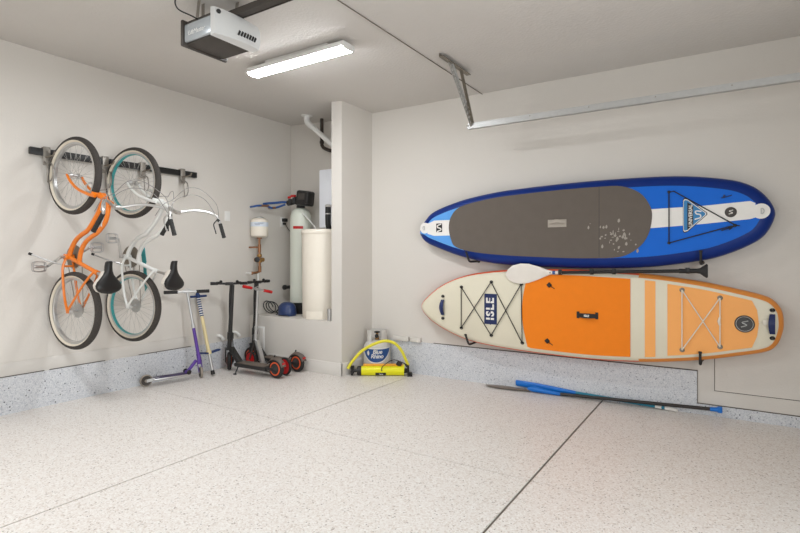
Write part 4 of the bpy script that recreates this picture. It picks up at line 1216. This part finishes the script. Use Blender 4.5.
# orange pad with a bowed left end
topz = [p for p in clip(IN2, -1.60, -.73)]
left = [(-1.60, max(p[1] for p in topz if abs(p[0] + 1.60) < 1e-6)), (-1.60, min(p[1] for p in topz if abs(p[0] + 1.60) < 1e-6))]
zt, zb = left[0][1], left[1][1]
bow = [(-1.618 - .066 * math.sin(math.pi * (.06 + .88 * k / 14)), zt - .012 + (zb + .03 - zt + .012 - .02) * k / 14) for k in range(15)]
ring_t = sorted([p for p in topz if p[1] > .8], key=lambda p: p[0])
ring_b = sorted([p for p in topz if p[1] <= .8], key=lambda p: -p[0])
mb = MB(); mb.prism(ring_t + ring_b + list(reversed(bow)), xz, YD, YD - .006); mb.build('deck_pad', 'is_or', t)
IN3 = inset(PI_, .022)
mb = MB(); mb.prism(clip(IN2, -.617, -.537), xz, YD, YD - .004); s1 = mb.build('deck_stripe', 'is_lo', t)
ch = clip(inset(PI_, .060), -.447, .128)
ch_t = sorted([p for p in ch if p[1] > .8], key=lambda p: p[0])
ch_b = sorted([p for p in ch if p[1] <= .8], key=lambda p: -p[0])
mb = MB(); mb.prism(ch_t + [(.160, .90), (.172, .80), (.160, .70)] + ch_b, xz, YD, YD - .005); mb.build('deck_stripe', 'is_lo', t)
yy = YD - .012
mb = MB()
A_, B_, C_, D_, E_, F_ = (-2.322, .998), (-2.322, .58), (-1.996, 1.058), (-1.996, .531), (-1.69, 1.045), (-1.68, .485)
for p, q in ((A_, B_), (A_, D_), (B_, C_), (C_, F_), (D_, E_), (E_, F_)):
    mb.tube([(p[0], yy, p[1]), (q[0], yy, q[1])], .0045, 6)
mb.build('bungee_cord', 'blackr', t)
def dring(x, z, s=1, m='blackr', r=.0145):
    g = MB()
    g.tube([(x + r * math.cos(a), YD - .008, z + s * r * .8 * math.sin(a)) for a in [2 * math.pi * k / 14 for k in range(14)]], 0.0036, 6, closed=True)
    g.span((x - r * 1.1, YD - .006, z - .006), (x + r * 1.1, YD, z + .006), 0, .002)
    return g.build('d_ring', m, t)
for p in (A_, B_, C_, D_, E_, F_):
    dring(*p)
for p in ((-1.423, 1.045), (-1.441, .525)):
    g = MB(); g.lathe([(.026, -.005), (.026, -.012), (.016, -.022), (.006, -.022)], (p[0], YD, p[1]), (0, 1, 0), 4); g.tube([(p[0], YD - .02, p[1]), (p[0] + .05, YD - .008, p[1] - .035)], .003, 5); g.build('seat_ring', 'blackr', t)
M['ivory'] = mat('ivory_cord', (226, 218, 202), 0.6)
mb = MB()
A2, B2, C2, D2 = (-.341, 1.036), (-.079, .983), (-.341, .55), (-.079, .599)
for p, q in ((A2, C2), (B2, D2), (A2, D2), (C2, B2)):
    mb.tube([(p[0], yy - .003, p[1]), (q[0], yy - .003, q[1])], .0045, 6)
mb.tube([(-.079, yy, .83), (-.088, yy - .004, .80), (-.079, yy, .77)], .009, 6)
mb.build('bungee_cord', 'ivory', t)
for p in (A2, B2, C2, D2):
    g = MB(); g.lathe([(.019, -.004), (.019, -.008), (.013, -.012), (.006, -.010)], (p[0], YD, p[1]), (0, 1, 0), 16); g.build('d_ring', 'perf', t)
# ISLE label
mb = MB(); mb.span((-2.072, YD - .0035, .640), (-1.940, YD, .940)); lb = mb.build('name_label', 'is_navy', t)
mb = MB(); mb.text('ISLE', .112, lambda x, y, z: (-2.006 - y, YD - .0042 - z, .790 + x * 1.02), 0, 0, .004, 'CENTER', 1.16)
ltr = mb.build('lettering', 'stripe', lb, norm=False)
mb = MB()
for zz in (.668, .736, .818, .890):
    mb.span((-2.012, YD - .0052, zz - .034), (-2.004, YD - .0040, zz + .034))
mb.build('stencil_gap', 'is_navy', lb)
# handles
def webhandle(x, z0, z1, horizontal=False, m='is_navy'):
    g = MB()
    n = 8
    rings = []
    for k in range(n + 1):
        s = k / n
        b = math.sin(math.pi * s)
        y = YD - .006 - .026 * b
        w = .017 + .004 * b
        if horizontal:
            rings.append([(x + (z1 - x) * s, y + dy, z0 + dz) for dy, dz in ((0, -w), (-.008, -w), (-.008, w), (0, w))])
        else:
            rings.append([(x + dx - .006 * b, y + dy, z0 + (z1 - z0) * s) for dy, dx in ((0, -w), (-.008, -w), (-.008, w), (0, w))])
    g.loft(rings)
    return g.build('carry_handle', m, t)
webhandle(-2.535, .70, .86); dring(-2.535, .895); dring(-2.535, .665)
webhandle(.255, .725, .875); dring(.255, .905); dring(.255, .695)
h = webhandle(-1.165, .782, -1.0, True, 'blackr')
g = MB(); g.span((-1.175, YD - .012, .755), (-1.150, YD - .004, .815), 0, .003); g.span((-1.015, YD - .012, .755), (-.990, YD - .004, .815), 0, .003); g.build('handle_patch', 'blackr', h)
g = MB(); g.text('ISLE', .026, lambda x, y, z: (-1.083 + x, YD - .0415 - z, .782 + y), 0, 0, .001); g.build('lettering', 'stripe', h, norm=False)
g = MB(); g.lathe([(.064, -.004), (.066, -.008), (.062, -.013), (.05, -.013), (.048, -.010), (.03, -.010), (.02, -.011)], (.081, YD, .79), (0, 1, 0), 32); vv = g.build('air_valve', mat('valve_grey', (62, 60, 60), .5), t)
g = MB()
g.tube([(.081 + .055 * math.cos(a), YD - .0135, .79 + .055 * math.sin(a)) for a in [2 * math.pi * k / 28 for k in range(28)]], .002, 5, closed=True)
g.tube(cr_path([(.105, YD - .013, .815), (.065, YD - .013, .80), (.095, YD - .013, .782), (.058, YD - .013, .765)], 4), .004, 5)
g.build('emblem', 'steel', vv)
g = MB(); g.span((.195, YD - .010, .788), (.235, YD, .830), 0, .003); g.tube([(.17, YD - .008, .808), (.2, YD - .008, .81)], .004, 6); g.build('leash_anchor', 'ivory', t)

# J-hooks
for (x, za, lab) in ((-2.215, 1.261, 'black wall hook holding the blue board near its grey pad rear end'), (-.208, 1.257, 'black wall hook holding the blue board under its white striped nose'), (-2.222, .428, 'black wall hook under the cream bungee end of the orange board'), (-.212, .455, 'black wall hook under the pale orange end of the orange board')):
    t = thing('board_hook', lab, 'hook', (x, YW, za), 0, 'black board hooks')
    sl = .0 if x > -1 else -.035
    mb = MB(); mb.lathe([(.018, 0), (.018, .006), (.013, .008)], (x, YW, za), (0, -1, 0), 14); mb.build('wall_plate', 'black', t)
    mb = MB(); mb.tube(cr_path([(x, YW - .004, za), (x, 4.80, za - .004), (x, 4.735, za - .002), (x + sl * .3, 4.722, za + .02), (x + sl, 4.720, za + .095)], 5), .0105, 10); mb.build('arm', 'blackr', t)
    mb = MB(); mb.tube([(x + sl, 4.720, za + .085), (x + sl, 4.720, za + .10)], .013, 10); mb.build('rubber_end', 'blackr', t)

# paddle resting between the boards
M['blade'] = mat('paddle_blade_cream', (226, 218, 208), 0.35)
t = thing('paddle', 'cream bladed paddle with black shaft resting between the two wall boards', 'paddle', (-1.0, 4.74, 1.15))
mb = MB()
rings = []
for s, w in ((0, .012), (.02, .05), (.07, .083), (.14, .097), (.22, .09), (.31, .062), (.38, .035), (.43, .018), (.45, .015)):
    x = -1.835 + s
    zc = 1.137 + s * .055
    y = 4.735 + .018 * math.sin(math.pi * min(1, s / .45))
    rings.append([(x, y + .006 * math.sin(a) * (1 if s < .36 else 2.2), zc + w * math.cos(a)) for a in [2 * math.pi * k / 16 for k in range(16)]])
mb.loft(rings); mb.build('blade', 'blade', t)
mb = MB(); mb.tube([(-1.41, 4.738, 1.160), (-.36, 4.738, 1.190)], .0145, 12); mb.tube([(-.36, 4.738, 1.190), (-.24, 4.738, 1.193)], .019, 12); mb.build('shaft', 'blackr', t)
mb = MB(); mb.tube([(-1.40, 4.738, 1.1603), (-1.30, 4.738, 1.163)], .0155, 12); sl = mb.build('sleeve', 'blade', t)
mb = MB(); mb.tube([(-1.385, 4.738, 1.1607), (-1.36, 4.738, 1.1614)], .0163, 12); mb.build('blue_band', 'pex', sl)
mb = MB()
for x in (-1.315, -1.04, -.855, -.30):
    z = 1.160 + (x + 1.41) * .0286
    mb.tube([(x - .014, 4.738, z), (x + .014, 4.738, z)], .022, 12); mb.box((x, 4.722, z + .012), (.03, .012, .03), 0, None, .003)
mb.build('clamp', 'black', t)
mb = MB(); mb.loft([[( -.245 + s, 4.738 + r2 * math.sin(a), 1.193 + r1 * math.cos(a)) for a in [2 * math.pi * k / 12 for k in range(12)]] for s, r1, r2 in ((0, .018, .018), (.03, .022, .018), (.055, .042, .02), (.075, .056, .02), (.085, .05, .016))]); mb.build('grip', 'blackr', t)

# two paddles on the floor against the kerb
M['pblue'] = mat('paddle_blue', (8, 110, 200), 0.4)
M['pteal'] = mat('paddle_teal', (28, 124, 150), 0.4)
M['pdark'] = mat('carbon_black', (44, 38, 35), 0.4)
t = thing('paddle', 'teal shafted paddle with white tape bands, lying on the floor against the kerb', 'paddle', (-1.2, 4.91, .02))
mb = MB(); mb.loft([[(x, 4.912 + .010 * math.sin(a) * f2, z + h * math.cos(a)) for a in [2 * math.pi * k / 12 for k in range(12)]] for x, z, h, f2 in ((-1.80, .058, .024, .8), (-1.79, .058, .029, 1), (-1.62, .053, .031, 1), (-1.45, .048, .026, 1.2), (-1.28, .043, .018, 1.5), (-1.22, .041, .0155, 1.5))]); mb.build('blade', 'pblue', t)
mb = MB(); mb.tube([(-1.225, 4.912, .041), (-.56, 4.908, .022), (-.48, 4.906, .02)], .0145, 12); sh = mb.build('shaft', 'pteal', t)
mb = MB(); mb.tube([(-.555, 4.908, .022), (-.505, 4.907, .0205)], .0155, 12); mb.tube([(-.48, 4.906, .02), (-.42, 4.903, .018)], .0165, 12); mb.tube([(-.42, 4.903, .018), (-.385, 4.885, .016)], [.0165, .012], 12); mb.build('tape_band', 'stripe', sh)
t = thing('paddle', 'black shafted paddle with blue throat and grip, lying in front of teal paddle', 'paddle', (-1.1, 4.87, .02))
mb = MB()
rings = []
for s, w, h in ((0, .02, .003), (.04, .05, .004), (.16, .075, .005), (.30, .06, .007), (.40, .03, .010), (.45, .016, .013)):
    x = -2.09 + s
    rings.append([(x, 4.85 + .01 * s + w * .8 * math.cos(a), .012 + .03 * s * s + w * .12 * math.cos(a) * 0 + h * math.sin(a)) for a in [2 * math.pi * k / 14 for k in range(14)]])
mb.loft(rings); mb.build('blade', mat('worn_blade', (116, 104, 92), .4, var=.4, scale=14), t)
mb = MB(); mb.tube(cr_path([(-1.66, 4.858, .030), (-1.60, 4.86, .034), (-1.5, 4.862, .026), (-1.35, 4.866, .02)], 4), [.016, .018, .022, .026, .028, .027, .025, .023, .021, .019, .018, .017, .016], 12); mb.build('throat', 'pblue', t)
mb = MB(); mb.tube([(-1.355, 4.866, .02), (-.8, 4.874, .043), (-.15, 4.885, .068)], .0145, 12); mb.build('shaft', 'pdark', t)
mb = MB(); mb.tube([(-.15, 4.885, .068), (-.09, 4.886, .071)], [.0165, .019], 12); mb.tube([(-.082, 4.886, .050), (-.082, 4.886, .096)], .018, 12); mb.build('grip', 'pblue', t)
